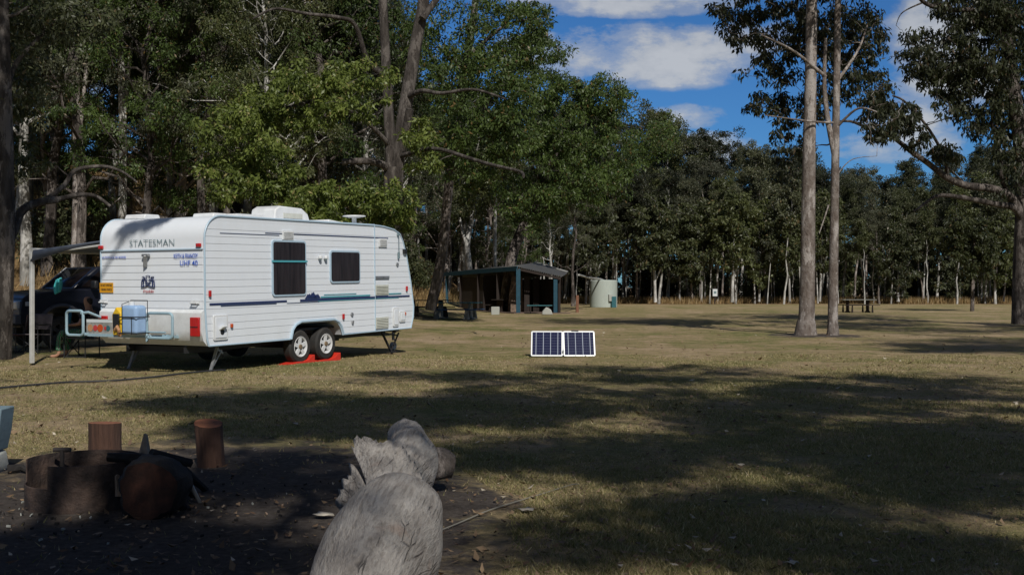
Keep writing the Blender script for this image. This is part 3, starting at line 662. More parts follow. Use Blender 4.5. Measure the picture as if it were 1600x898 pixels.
# under the floor
ch = MB()
for y_ in (.55, 1.95): ch.box((3.2, y_, .40), (6.2, .06, .14))
for x_ in (.3, 1.4, 2.3, 4.1, 5.2, 6.1): ch.box((x_, 1.25, .38), (.06, 1.4, .10))
ch.box((4.6, 1.25, .34), (.8, .8, .16)); ch.box((1.5, 1.4, .33), (.7, .7, .18)); ch.box((3.16, 1.25, .62), (1.5, 2.2, .04))
ch.build('chassis', M['chassis'], van)
ax = MB(); ax.tube([(2.66, .25, .30), (2.66, 2.25, .30)], .04, 8); ax.tube([(3.47, .25, .33), (3.47, 2.25, .33)], .04, 8); ax.build('axles', M['chassis'], van)
tg = MB(); tg.beam((6.4, .35, .42), (8.0, 1.25, .42), .06, .12); tg.beam((6.4, 2.15, .42), (8.0, 1.25, .42), .06, .12); tg.box((8.08, 1.25, .46), (.22, .12, .12)); tg.build('drawbar', M['chassis'], van)
jk = MB(); jk.tube([(7.4, 1.05, .75), (7.4, 1.05, .12)], .03, 8); jk.lathe([(0, -.04), (.09, -.04), (.09, .04), (0, .04)], (7.4, 1.05, -.01), 14, axis='Y'); jk.build('jockey_wheel', M['galv'], van)
def stab(x0, y0, x1, m='galv'):
    mb = MB(); mb.beam((x0, y0, .42), (x1, y0 - .06, -.06), .05, .03); mb.beam((x0 + (x1 - x0) * .1, y0, .40), (x0 + (x1 - x0) * .9 + .38, y0, .30), .03, .03); mb.beam((x1, y0 - .05, -.02), (x1 + .38, y0, .36), .028, .028)
    mb.box((x1, y0 - .06, -.04), (.22, .16, .02)); mb.build('stabiliser_leg', M[m], van)
stab(.55, .22, .28); stab(.55, 2.2, .28); stab(5.75, .25, 6.05, 'chassis'); stab(5.75, 2.2, 6.05, 'chassis')
MB().tube([(6.05, .1, .44), (6.04, .12, .3), (6.1, .12, .1)], .012, 5).build('safety_chain', M['chassis'], van)
def wheel(parent, x_, y_, z_, rad, wid, rim, side=-1, spokes=5, name='wheel'):
    pr = [(rad * .60, -wid / 2), (rad * .9, -wid / 2), (rad, -wid * .32), (rad, wid * .32), (rad * .9, wid / 2), (rad * .6, wid / 2)]
    o = MB().lathe(pr, (x_, y_, z_), 32, axis='Y').build(name, M['rubber'], parent)
    f_ = y_ + side * wid / 2
    rm = MB(); rm.lathe([(rad * .62, f_), (rad * .60, f_ - side * .0 + side * .006), (rad * .52, f_ - side * .01), (rad * .50, f_ - side * .07)], (x_, 0, z_), 28, axis='Y')
    for i in range(spokes):
        a = R(90 + i * 360 / spokes)
        rm.beam((x_, f_ - side * .03, z_), (x_ + math.cos(a) * rad * .54, f_ - side * .02, z_ + math.sin(a) * rad * .54), .075 * rad / .33, .03, up=(0, 1, 0))
    rm.build('rim', rim, o)
    MB().lathe([(0, f_ - side * .09), (rad * .55, f_ - side * .09)], (x_, 0, z_), 24, axis='Y').build('brake_drum', M['chassis'], o)
    MB().lathe([(0, f_ + side * .015), (rad * .13, f_ + side * .01), (rad * .16, f_ - side * .03)], (x_, 0, z_), 14, axis='Y').build('hub', M['hub'], o)
    return o
wheel(van, 2.66, .13, .295, .325, .20, M['rim_white']); wheel(van, 3.47, .13, .305, .325, .20, M['rim_white'])
wheel(van, 2.66, 2.37, .295, .325, .20, M['rim_white'], 1); wheel(van, 3.47, 2.37, .305, .325, .20, M['rim_white'], 1)
# red levelling ramps
def ramp(s0, lab, y_=.13):
    P0 = van.matrix_basis @ Vector((s0, y_, 0)); e = empty('levelling_ramp', (P0.x, P0.y, gz(P0.x, P0.y) - .01), lab, 'ramp', 'red levelling ramps under the caravan wheels', rz=R(62.5))
    pr = [(-.48, 0), (.36, 0), (.36, .15), (.30, .15), (.20, .09), (.12, .055), (-.02, .045), (-.12, .06), (-.2, .09), (-.26, .06)]
    MB().prism([(-.5, 0), (.36, 0), (.36, .16), (.28, .15), (.16, .075), (0, .045), (-.14, .05), (-.3, .03)], -.13, .13).build('ramp_body', M['red_plastic'], e, bevel=.008)
    return e
ramp(2.70, 'red plastic ramp under the rear one of the two caravan wheels'); ramp(3.55, 'red plastic ramp under the front one of the two caravan wheels')

# ---------------------------------------------------------------- awning, with poles, on the van's far side
aw = empty('awning', van.matrix_basis @ Vector((.3, 2.5, 0)), 'blue grey roll out awning on a white pole beside the caravan', 'awning', rot=(0, 0, R(62.5)))
EXT = 2.12
cn = MB()
n1 = 10
for i in range(n1 + 1):
    tt = i / n1; cn.v += [(-.1, .02 + EXT * tt, 2.36 - .16 * tt - .05 * math.sin(tt * math.pi)), (4.4, .02 + EXT * tt, 2.42 - .16 * tt - .05 * math.sin(tt * math.pi))]
for i in range(n1): cn.f.append((2 * i, 2 * i + 1, 2 * i + 3, 2 * i + 2)); cn.m.append(0)
cn.build('canopy', M['awning'], aw, solid=.004)
MB().add([(-.11, .02, 2.37), (-.11, EXT, 2.20), (-.14, EXT, 1.98), (-.12, EXT * .45, 2.22), (-.11, .05, 2.345)], [(0, 1, 2, 3, 4)]).build('valance', M['awning'], aw, solid=.004)
MB().tube([(-.12, EXT, 2.2), (4.4, EXT, 2.24)], .05, 10).build('roller', M['pole_white'], aw)
rf = MB(); rf.tube([(-.1, .03, 2.28), (-.1, EXT, 2.12)], .022, 6); rf.build('rafter', M['pole_white'], aw)
MB().box((-.1, EXT, 1.09), (.07, .07, 2.15)).build('pole', M['pole_white'], aw, bevel=.006)
MB().box((4.35, EXT, 1.09), (.07, .07, 2.15)).build('pole', M['pole_white'], aw, bevel=.006)
# cloths hanging under it
def cloth(name, m, P0, w_, h_, lab):
    mb = MB(); nx_, nz_ = 8, 8; P0 = Vector(P0)
    for j in range(nz_ + 1):
        for i in range(nx_ + 1):
            u = i / nx_; v = j / nz_; ww = w_ * (.35 + .65 * math.sin(math.pi * (.12 + .75 * v)))
            mb.v.append(tuple(P0 + Vector(((u - .45 - .2 * v) * ww, .03 * math.sin(u * 14), -v * h_ + .05 * u))))
    for j in range(nz_):
        for i in range(nx_): mb.f.append((j * (nx_ + 1) + i, j * (nx_ + 1) + i + 1, (j + 1) * (nx_ + 1) + i + 1, (j + 1) * (nx_ + 1) + i)); mb.m.append(0)
    return tag(mb.build(name, m, None, solid=.006), lab, 'cloth')
cloth('hanging_cloth', M['cloth_turq'], at(91, 437, 22.3), .17, .30, 'turquoise cloth hanging under the awning in front of the dark vehicle')
cloth('hanging_towel', M['cloth_blue'], at(107, 484, 22.6), .12, .34, 'blue towel hanging over the camp chair by the caravan corner')
# ---------------------------------------------------------------- dark four wheel drive
cr = empty('four_wheel_drive', (-11.45, 25.3, 0), 'dark navy four wheel drive parked behind the awning left of the caravan', 'car', rz=math.atan2(.74, .67))
Cw = 1.9; L_ = 5.0   # local +x runs from bumper to tail, near side is y=0 and the car lies at y>0
cp = [(.02, .55), (.0, .95), (.06, 1.22), (.25, 1.36), (1.35, 1.45), (4.9, 1.45), (5.0, 1.2), (4.98, .55), (4.5, .5), (4.35, .85), (4.15, .98), (3.75, .98), (3.55, .85), (3.4, .5), (1.55, .5), (1.42, .85), (1.2, .99), (.80, .99), (.58, .85), (.45, .5)]
MB().prism(cp, 0, Cw).build('body', M['car_paint'], cr, bevel=.03)
cb = MB(); cab = [(1.3, 1.44), (1.95, 2.0), (4.75, 2.0), (4.9, 1.44)]
cb.prism(cab, .12, Cw - .12); cb.build('cabin', M['car_paint'], cr, bevel=.05)
gl = MB(); gl.prism([(1.55, 1.5), (2.05, 1.93), (2.75, 1.93), (2.75, 1.5)], .105, .125); gl.prism([(2.85, 1.5), (2.85, 1.93), (3.75, 1.93), (3.75, 1.5)], .105, .125); gl.prism([(3.85, 1.5), (3.85, 1.93), (4.6, 1.93), (4.72, 1.5)], .105, .125)
gl.build('side_windows', M['dark_glass'], cr)
MB().add([(1.36, .24, 1.48), (1.36, Cw - .24, 1.48), (1.90, Cw - .28, 1.95), (1.90, .28, 1.95)], [(0, 1, 2, 3)]).build('windscreen', M['dark_glass'], cr, solid=.02)
MB().tube([(1.30, Cw - .16, 1.46), (1.93, Cw - .2, 1.99)], .02, 6).build('windscreen_pillar', M['galv'], cr)
for xw in (1.0, 3.97):
    MB().tube([(xw - .57, .0, .53)] + [(xw + .56 * math.cos(R(a)), -.01, .50 + .56 * math.sin(R(a))) for a in range(170, 5, -15)] + [(xw + .57, .0, .52)], .05, 6).build('wheel_arch_flare', M['car_arch'], cr)
MB().box((-.04, Cw / 2, .72), (.14, Cw + .06, .26)).build('front_bumper', M['car_arch'], cr, bevel=.03)
MB().box((-.02, Cw / 2, 1.07), (.06, Cw - .75, .22)).build('grille', M['chrome'], cr, bevel=.02)
for y_ in (.17, Cw - .17): MB().box((.0, y_, 1.07), (.10, .26, .2)).build('headlight', M['lamp_clear'], cr, bevel=.03)
MB().box((.22, -.01, 1.10), (.18, .04, .10)).build('indicator_lamp', M['lamp_clear'], cr, bevel=.01)
MB().box((1.75, -.14, 1.55), (.10, .22, .20)).build('wing_mirror', M['black'], cr, bevel=.03)
for x_ in (1.0, 3.95):
    wheel(cr, x_, .13, .40, .40, .26, M['chassis'], -1, 6); wheel(cr, x_, Cw - .13, .40, .40, .26, M['galv'], 1, 6)
# ---------------------------------------------------------------- camp chairs and a seated person
def camp_chair(P0, rz, fab, lab, tilt=0):
    e = empty('camp_chair', P0, lab, 'chair', 'camp chairs beside the caravan', rz=rz)
    fr = MB()
    for s_ in (-1, 1):
        y_ = s_ * .27
        fr.tube([(-.24, y_, 0), (-.24, y_, .62), (.26, y_, .64)], .013, 6); fr.tube([(.24, y_, 0), (.24, y_, .62)], .013, 6); fr.tube([(-.25, y_, .42), (-.33, y_, .88)], .013, 6); fr.tube([(-.24, y_, .03), (.24, y_, .03)], .011, 6)
    fr.tube([(.2, -.27, .03), (.2, .27, .40)], .011, 6); fr.tube([(.2, .27, .03), (.2, -.27, .40)], .011, 6)
    fr.build('frame', M['chassis'], e)
    MB().box((0, 0, .42), (.48, .54, .02), (0, R(-3), 0)).build('seat', fab, e, bevel=.008)
    MB().box((-.295, 0, .70), (.02, .56, .36), (0, R(-9), 0)).build('backrest', fab, e, bevel=.008)
    for s_ in (-1, 1): MB().box((.0, s_ * .27, .655), (.44, .06, .02)).build('armrest', M['black'], e, bevel=.008)
    return e
def gp(px, py): p = at(px, py); p.z = gz(p.x, p.y); return p
camp_chair(gp(52, 552), R(-100), M['chair_grey'], 'grey folding camp chair in front of the car wheel with its back to us'.replace('with its back to us', ''))
camp_chair(gp(20, 552), R(200), M['chair_brown'], 'brown folding camp chair behind the left trunk')
pc = gp(128, 559); camp_chair(pc, R(170), M['chair_grey'], 'grey folding camp chair with a person sitting in it')
def skin_fig(name, m, pts, edges, parent=None, sub=1):
    me = bpy.data.meshes.new(name); me.from_pydata([p[:3] for p in pts], edges, []); me.materials.append(m)
    o = bpy.data.objects.new(name, me); COL.objects.link(o); o.modifiers.new('skin', 'SKIN')
    me.skin_vertices if hasattr(me, 'skin_vertices') else None
    if not me.skin_vertices:
        import bmesh
        bm = bmesh.new(); bm.from_mesh(me); bm.verts.layers.skin.verify(); bm.to_mesh(me); bm.free()
    for i, p in enumerate(pts): me.skin_vertices[0].data[i].radius = (p[3], p[4] if len(p) > 4 else p[3]); me.skin_vertices[0].data[i].use_root = (i == 0)
    q = o.modifiers.new('sub', 'SUBSURF'); q.levels = sub; q.render_levels = sub
    o.parent = parent; return o
pe = empty('person', pc + Vector((-.02, 0, 0)), 'person in dark top and green patterned trousers sitting in a camp chair by the caravan', 'person', rz=R(170))
pts = [(-.12, 0, .52, .13, .11), (-.17, 0, .72, .14, .10), (-.20, 0, .92, .15, .10), (-.19, 0, 1.03, .06), (-.16, 0, 1.12, .075, .085), (-.14, 0, 1.22, .085, .09), (-.14, 0, 1.29, .05)]
ed = [(0, 1), (1, 2), (2, 3), (3, 4), (4, 5), (5, 6)]
for s_ in (-1, 1):
    b0 = len(pts); pts += [(-.19, s_ * .18, .95, .055), (-.14, s_ * .27, .72, .042), (.06, s_ * .25, .69, .034), (.14, s_ * .24, .69, .026, .04)]
    ed += [(2, b0), (b0, b0 + 1), (b0 + 1, b0 + 2), (b0 + 2, b0 + 3)]
    for k_, (dy, ln) in enumerate(((-.03, .07), (-.01, .09), (.012, .09), (.032, .075))):
        i = len(pts); pts += [(.14 + ln * .55, s_ * .24 + dy, .69, .009), (.14 + ln, s_ * .24 + dy, .672, .008)]; ed += [(b0 + 3, i), (i, i + 1)]
    i = len(pts); pts += [(.13, s_ * .24 - s_ * .05, .68, .010), (.17, s_ * .24 - s_ * .065, .67, .008)]; ed += [(b0 + 3, i), (i, i + 1)]
    b1 = len(pts); pts += [(-.06, s_ * .10, .50, .085), (.36, s_ * .14, .52, .062), (.40, s_ * .14, .28, .05), (.42, s_ * .14, .08, .036), (.50, s_ * .14, .035, .034), (.62, s_ * .14, .03, .03)]
    ed += [(0, b1)] + [(b1 + q, b1 + q + 1) for q in range(5)]
skin_fig('body', M['skin'], pts, ed, pe)
tp = [(-.12, 0, .52, .15, .13)]; te = []
for s_ in (-1, 1):
    i = len(tp); tp += [(-.06, s_ * .10, .51, .10), (.36, s_ * .14, .53, .082), (.41, s_ * .14, .30, .075), (.42, s_ * .14, .13, .07)]; te += [(0, i), (i, i + 1), (i + 1, i + 2), (i + 2, i + 3)]
skin_fig('trousers', M['print'], tp, te, pe)
tp = [(-.13, 0, .56, .155, .13), (-.17, 0, .74, .155, .12), (-.20, 0, .93, .165, .115)]; te = [(0, 1), (1, 2)]
for s_ in (-1, 1): i = len(tp); tp += [(-.19, s_ * .18, .95, .068), (-.155, s_ * .25, .80, .058)]; te += [(2, i), (i, i + 1)]
skin_fig('shirt', M['shirt'], tp, te, pe)
skin_fig('hair', M['hair'], [(-.16, 0, 1.26, .088, .095), (-.20, 0, 1.18, .07, .085), (-.20, 0, 1.10, .05, .07)], [(0, 1), (1, 2)], pe)

# ---------------------------------------------------------------- folding solar panel
Pp = gp(880, 557); sp_ = empty('solar_panel', Pp, 'open two leaf folding solar panel with white frame standing on the lawn', 'solar panel', rz=R(-1))
for s_ in (-1, 1):
    tilt = R(-28); q = Euler((tilt, 0, s_ * R(2))).to_matrix().to_4x4()
    wl, hl = .69, .60; c0 = Vector((s_ * .352, 0, .015))
    fr = MB(); T4 = Matrix.Translation(c0) @ q
    lf = MB().prism(rr2(0, hl / 2, wl, hl, .035), -.012, .012)
    lf.v = [tuple(T4 @ Vector(p)) for p in lf.v]; lfo = lf.build('panel_leaf', M['panel_frame'], sp_, bevel=.004)
    ce = bpy.data.meshes.new('solar_cells'); pw, ph = wl - .06, hl - .06
    ce.from_pydata([(-pw / 2, 0, -ph / 2), (pw / 2, 0, -ph / 2), (pw / 2, 0, ph / 2), (-pw / 2, 0, ph / 2), (-pw / 2, .006, -ph / 2), (pw / 2, .006, -ph / 2), (pw / 2, .006, ph / 2), (-pw / 2, .006, ph / 2)], [], [(0, 1, 2, 3), (4, 7, 6, 5), (0, 4, 5, 1), (1, 5, 6, 2), (2, 6, 7, 3), (3, 7, 4, 0)])
    ce.materials.append(M['cells']); oc = bpy.data.objects.new('solar_cells', ce); COL.objects.link(oc); oc.parent = lfo
    oc.matrix_local = T4 @ Matrix.Translation((0, -.018, hl / 2))
    MB().tube([(s_ * .5, .26, .5), (s_ * .5, .42, .0)], .010, 6).build('support_leg', M['galv'], sp_)
MB().box((0, .0, .12), (.03, .03, .06)).build('hinge', M['galv'], sp_); MB().box((.26, .27, .555), (.16, .03, .03)).build('carry_handle', M['black'], sp_, bevel=.008)

# ---------------------------------------------------------------- picnic shelter
A_, B_ = Vector((.3, 61, 0)), Vector((2.55, 61.3, 0)); dC = Vector((-4.9, 11.5, 0))
sh = empty('picnic_shelter', A_, 'open sided dark picnic shelter with blue posts and grey sheet roof', 'shelter')
def rel(v): return Vector(v) - A_
rA, rB, rC = rel(A_) + Vector((0, 0, 2.62)), rel(B_) + Vector((.2, 0, 2.08)), rel(A_ + dC) + Vector((0, 0, 2.42))
rD = rC + (rB - rA) + Vector((0, 0, -.1)); rM1 = rel((1.4, 66, 2.95)); rM2 = rel((3.3, 65, 2.35))
def sheet(a, b_, c, d, n, name, m, parent):   # corrugated between edge a-b and edge d-c
    mb = MB(); 
    for i in range(n + 1):
        tt = i / n; o_ = Vector((0, 0, .045 * (1 if i % 2 else -1)))
        mb.v += [tuple(a.lerp(b_, tt) + o_), tuple(d.lerp(c, tt) + o_)]
    for i in range(n): mb.f.append((2 * i, 2 * i + 2, 2 * i + 3, 2 * i + 1)); mb.m.append(0)
    return mb.build(name, m, parent, solid=.01, smooth=0)
sheet(rA, rB, rM2, rM1, 40, 'roof', M['roof_grey'], sh); sheet(rM1, rM2, rD, rC, 40, 'roof', M['roof_grey'], sh)
MB().add([rA, rM1, rC], [(0, 1, 2)]).build('roof_gable', M['roof_grey'], sh, solid=.03)
MB().beam(rA - Vector((0, 0, .09)), rC - Vector((0, 0, .09)), .06, .26).build('fascia', M['shelter_blue'], sh)
MB().beam(rM1 + Vector((0, 0, .06)), rM2 + Vector((0, 0, .06)), .25, .05).build('ridge_cap', M['roof_pale'], sh)
MB().beam(rA - Vector((0, 0, .12)), rB - Vector((0, 0, .12)), .05, .12).build('eave_beam', M['dark_timber'], sh)
def post(P0, h, m, w_=.18):
    MB().box((P0.x, P0.y, h / 2 - .05), (w_, w_, h + .1)).build('post', m, sh, bevel=.01)
post(Vector((.05, .1, 0)), 2.5, M['shelter_blue'], .24); post(rel(B_) + Vector((-.1, .1, 0)), 2.0, M['shelter_blue'], .22)
for tt in (.25, .5, .75): post(dC * tt + Vector((.1, 0, 0)), 2.4, M['dark_timber'])
post(dC * .96 + Vector((.1, 0, 0)), 2.35, M['shelter_blue'])
wl_ = MB(); q1 = rel(B_) + Vector((.15, .2, 0)); q2 = q1 + dC * .45; q3 = q2 + Vector((-2.2, -.6, 0))
def wallp(a, b_, h, th=.1):
    wl_.beam(Vector((a.x, a.y, h / 2)), Vector((b_.x, b_.y, h / 2)), th, h)
wallp(q1, q2, 1.95); wallp(q2, q3, 2.2); wallp(q3, q3 + dC * .3, 2.1)
for i in range(9): wallp(q1 + dC * (.05 * i) + Vector((-.06, 0, 0)), q1 + dC * (.05 * i + .025) + Vector((-.06, 0, 0)), 1.9, .06)
wl_.build('wall', M['dark_timber'], sh)
MB().box((.55, 1.6, 1.05), (.3, .5, 2.1)).build('inner_post', M['dark_timber'], sh); MB().box((1.1, 2.2, 1.0), (.35, .3, 2.0)).build('inner_post', M['dark_timber'], sh)
MB().prism([(-.55, 0), (.45, 0), (.35, 1.1), (.3, 2.1), (-.3, 2.15), (-.45, 1.2)], 2.0, 2.7).build('stone_chimney', M['stone'], sh, bevel=.05)
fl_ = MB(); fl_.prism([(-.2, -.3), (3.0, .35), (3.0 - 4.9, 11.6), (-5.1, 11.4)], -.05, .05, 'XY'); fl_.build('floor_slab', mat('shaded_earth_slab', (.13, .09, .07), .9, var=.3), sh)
MB().box((3.55, 3.2, .5), (.16, .4, 1.0)).build('side_door', mat('orange_timber_door', (.18, .08, .045), .8, var=.3), sh)
tag(MB().box((0, 0, .2), (.45, .45, .45)).build('concrete_block', M['concrete'], None, bevel=.03), 'white concrete block at the foot of the shelter', 'block').location = gp(774, 491)
tag(MB().prism([(-.3, 0), (.3, 0), (.2, .28), (-.05, .42), (-.25, .2)], -.2, .2).build('pale_boulder', M['concrete'], None, bevel=.05), 'pale angular boulder beside the right blue post of the shelter', 'rock').location = gp(855, 492)
bn = empty('shelter_bench', at(843, 489, 60.3, 0) * 1, 'dark blue bench seat under the shelter roof', 'bench'); bn.location.z = .05
MB().box((0, 0, .42), (1.4, .35, .05)).build('seat', M['bench_teal'], bn); [MB().box((x_, 0, .2), (.08, .3, .4)).build('leg', M['dark_timber'], bn) for x_ in (-.5, .5)]
# water tank with downpipe
tk = empty('water_tank', at(943, 480) * 1, 'round pale green grey concrete water tank beyond the shelter', 'tank'); tk.location.z = 0
MB().lathe([(0, 0), (.98, 0), (1.0, .02), (1.0, 1.94), (.97, 1.98), (0, 2.02)], n=48).build('tank_wall', M['tank'], tk)
MB().box((.62, -.90, .40), (.36, .3, .80), (0, 0, R(25))).build('tap_cabinet', M['bench_teal'], tk, bevel=.02); MB().box((.42, -.98, .7), (.3, .2, .5), (0, 0, R(20))).build('tap_box', M['concrete'], tk, bevel=.02)
tag(MB().tube([rC * 0 + Vector((3.9, 63.5, 2.2)), Vector((5.2, 74, 2.12)), Vector((6.5, 79.4, 2.06)), Vector((6.7, 79.7, 1.98))], .06, 8).build('downpipe', M['roof_pale'], None), 'long white pipe running from the shelter roof to the tank', 'pipe')
# ---------------------------------------------------------------- picnic tables
def picnic_table(P0, rz, L_, mt, ms, leg, lab, lw=.12, bench=True, grp='picnic tables on the lawn', sc=1.0):
    e = empty('picnic_table', P0, lab, 'picnic table', grp, rz=rz); e.scale = (sc,) * 3
    mb = MB()
    for i in range(5): mb.box((0, -.32 + i * .16, .745), (L_, .145, .04))
    mb.build('table_top', mt, e, bevel=.005)
    for s_ in (-1, 1):
        lg = MB().box((s_ * L_ * .3, 0, .36), (lw, .42, .72)); lg.box((s_ * L_ * .3, 0, .04), (lw * 2.4, .6, .08)); lg.build('leg', leg, e, bevel=.01)
        if bench:
            b2 = MB(); b2.box((0, s_ * .72 - .08, .44), (L_, .14, .04)); b2.box((0, s_ * .72 + .08, .44), (L_, .14, .04)); bo = b2.build('bench', ms, e, bevel=.005)
            for q in (-1, 1): MB().prism([(q * L_ * .3 - lw, 0), (q * L_ * .3 + lw, 0), (q * L_ * .3 + lw * .4, .42), (q * L_ * .3 - lw * .4, .42)], s_ * .72 - lw, s_ * .72 + lw).build('bench_leg', leg, bo, bevel=.01)
    return e
def G0(px, py): p = at(px, py); p.z = gz(p.x, p.y); return p
picnic_table(G0(712, 500), R(-12), 2.3, M['bench_teal'], M['bench_blue'], M['grey_wood'], 'teal topped picnic table with blue benches in front of the shelter')
picnic_table(G0(667, 499), R(20), 2.2, M['dark_timber'], M['dark_timber'], M['dark_timber'], 'dark timber picnic table half hidden by the caravan nose')
picnic_table(Vector((-.4, 64.2, 0)), R(60), 1.9, M['dark_timber'], M['dark_timber'], M['dark_timber'], 'dark picnic table standing under the shelter roof', lw=.05)
picnic_table(G0(1340, 488), R(4), 2.0, M['grey_wood'], M['dark_timber'], M['dark_timber'], 'grey topped picnic table out on the lawn right of the paired trunks', lw=.05)
picnic_table(G0(1050, 471.5), R(0), 1.6, M['bench_teal'], M['bench_teal'], M['dark_timber'], 'small teal picnic table at the far forest edge', lw=.05)
picnic_table(G0(1004, 473), R(10), 1.3, M['dark_timber'], M['dark_timber'], M['dark_timber'], 'small dark picnic table at the far edge right of the tank', lw=.05)
P0 = G0(1117, 475); sg = empty('sign_board', P0, 'small white sign on a post at the far edge of the lawn', 'sign')
MB().box((0, 0, .75), (.1, .1, 1.5)).build('post', M['dark_timber'], sg); MB().box((0, -.08, 1.0), (.40, .03, .62)).build('sign_face', M['sign_face'], sg); MB().box((0, -.1, 1.02), (.22, .012, .2)).build('picture', M['grey_ink'], sg)

# ---------------------------------------------------------------- fire place in the foreground
RC = Vector((-2.93, 7.45, 0)); rg = empty('fire_ring', (RC.x, RC.y, gz(RC.x, RC.y)), 'rusted steel fire ring with a low cut front on bare dirt', 'fire ring')
mb = MB(); nseg = 72; rad = .375
def top_h(a):   # a in degrees, -90 faces the camera
    a = (a + 360) % 360
    return .165 if 188 < a < 256 else .315
prev = None
for i in range(nseg):
    a0, a1 = 360 * i / nseg, 360 * (i + 1) / nseg; h = top_h((a0 + a1) / 2)
    v = []
    for a in (a0, a1):
        for rr_ in (rad, rad - .008):
            for z_ in (-.03, h): v.append((rr_ * math.cos(R(a)), rr_ * math.sin(R(a)), z_))
    mb.add(v, [(0, 4, 5, 1), (2, 3, 7, 6), (1, 5, 7, 3), (0, 2, 6, 4), (0, 1, 3, 2), (4, 6, 7, 5)])
mb.build('ring_wall', M['rust'], rg, smooth=30)
mb = MB(); mb.tube([(-.20, .12, 0), (-.20, .12, .35)], .016, 8); mb.tube([(-.26, .12, .352), (-.14, .12, .352)], .016, 8); mb.build('grate_post', M['soot'], rg)
MB().lathe([(0, .012), (.34, .012), (.365, -.02)], n=30).build('ash_bed', mat('grey_ash', (.14, .13, .12), .95, var=.5, vscale=14, bump=1, bscale=16), rg)
FG = 'pieces of firewood round the fire ring'
def firewood(pts, radii, m, lab, n=10, name='firewood', end=None):
    base = Vector(pts[0]); mbx = MB().tube([Vector(p) - base for p in pts], radii, n); rs = np.random.default_rng(int(abs(base.x) * 1000) % 999)
    mbx.v = [tuple(Vector(p) + Vector(rs.normal(size=3)) * .004) for p in mbx.v]
    mats = [m]
    if end: mats = [m, end]; mbx.m[-2] = 1; mbx.m[-1] = 1
    o = mbx.build(name, mats, None); o.location = base; return tag(o, lab, 'firewood', FG)
lg = empty('burnt_log', (-2.32, 6.93, 0), 'big charred round log with a red brown sawn face standing against the ring', 'log')
mb = MB(); rs = np.random.default_rng(5); N = 36; v = []
for j, (yy, sc_) in enumerate(((0, .90), (.03, 1.0), (.12, 1.03), (.24, .98), (.27, .9))):
    for k_ in range(N):
        a = 2 * math.pi * k_ / N; rr_ = .205 * sc_ * (1 + .05 * math.sin(3 * a + 1) + .035 * math.sin(7 * a) + .035 * rs.normal()); v.append((rr_ * math.cos(a), yy, .2 + rr_ * math.sin(a)))
f = [(j * N + k_, j * N + (k_ + 1) % N, (j + 1) * N + (k_ + 1) % N, (j + 1) * N + k_) for j in range(4) for k_ in range(N)] + [tuple(4 * N + k_ for k_ in range(N))]
mb.add(v, f).build('log_bark', M['wood_char'], lg)
mb = MB().add(v[:N], [tuple(range(N))]); fm = mat('burnt_sawn_face', (.050, .018, .010), .9, var=.6, vscale=9, dirt=(.006, .005, .004), dscale=6, damt=1.0, bump=.4); mb.build('sawn_face', fm, lg)
firewood([at(268, 716, 7.35), at(296, 742, 7.6), gp(322, 770)], [.035, .03, .022], M['wood_char'], 'long charred branch leaning off the log to the right ground')
firewood([at(262, 726, 7.2), gp(306, 782)], [.03, .024], M['wood_char'], 'thinner charred branch leaning just below the longest one')
firewood([at(250, 730, 7.1), gp(286, 800)], [.035, .03], M['wood_char'], 'short charred stick leaning steeply beside the sawn log face')
firewood([at(285, 735, 7.35), gp(312, 790)], [.016, .012], M['galv'], 'thin ash grey stick among the leaning charred branches')
firewood([at(168, 712, 7.3), at(215, 716, 7.3), at(262, 722, 7.3)], [.025, .04, .035], M['wood_char'], 'charred stick lying across the ring rim')
firewood([at(236, 708, 7.2), at(298, 724, 7.35)], [.034, .028], M['wood_char'], 'charred knotty stick lying on top of the big log')
firewood([at(193, 716, 7.4), at(211, 716, 7.4)], [.03, .028], M['wood_end'], 'short piece with an orange sawn end on the ring rim')
firewood([at(226, 724, 7.45), at(226, 702, 7.45), at(228, 678, 7.45)], [.045, .034, .016], M['wood_pale'], 'pale split stick standing upright behind the burnt log', 7)
firewood([at(184, 775, 7.15), at(183, 742, 7.15)], [.018, .012], M['wood_pale'], 'pale bone coloured stick between the ring and the log', 6)
def stump(P0, r_, h_, tilt, lab, seed):
    e = empty('log_stool', P0, lab, 'log seat', 'upright log seats beyond the fire ring', rot=(0, R(tilt), 0)); rs = np.random.default_rng(seed); N = 56; v = []
    for j, (zz, sc_) in enumerate(((-.03, 1.05), (.05, 1.0), (h_ * .6, .98), (h_, 1.0))):
        for k_ in range(N):
            a = 2 * math.pi * k_ / N; rr_ = r_ * sc_ * (1 + .05 * math.sin(2 * a + seed) + .025 * math.sin(6 * a + seed) + .022 * math.sin(13 * a + seed * 2) + .012 * rs.normal())
            v.append((rr_ * math.cos(a), rr_ * math.sin(a), zz + ((.006 if seed == 2 else .03) * math.cos(a + seed) if j == 3 else 0)))
    MB().add(v, [(j * N + k_, j * N + (k_ + 1) % N, (j + 1) * N + (k_ + 1) % N, (j + 1) * N + k_) for j in range(3) for k_ in range(N)]).build('stump_side', M['wood_red'], e)
    MB().add(v[3 * N:], [tuple(range(N))]).build('cut_top', M['wood_end'], e)
stump(gp(164, 714), .135, .30, 0, 'dark red brown log seat directly behind the fire ring', 2)
stump(gp(330, 729), .118, .355, -4, 'lighter red brown log seat standing apart to the right of the fire', 4)
bk = empty('painted_post', Vector((-4.33, 8.8, gz(-4.33, 8.8))), 'pale blue painted post with a broken concrete foot at the left edge', 'post')
MB().prism([(-.2, .17), (.20, .17), (.235, .34), (.255, .52), (-.25, .52)], -.12, .12).build('upper_block', M['block_blue'], bk, bevel=.012)
MB().prism([(-.2, -.03), (.19, -.03), (.22, .05), (.20, .168), (-.2, .168)], -.11, .11).build('concrete_foot', M['concrete'], bk, bevel=.03)
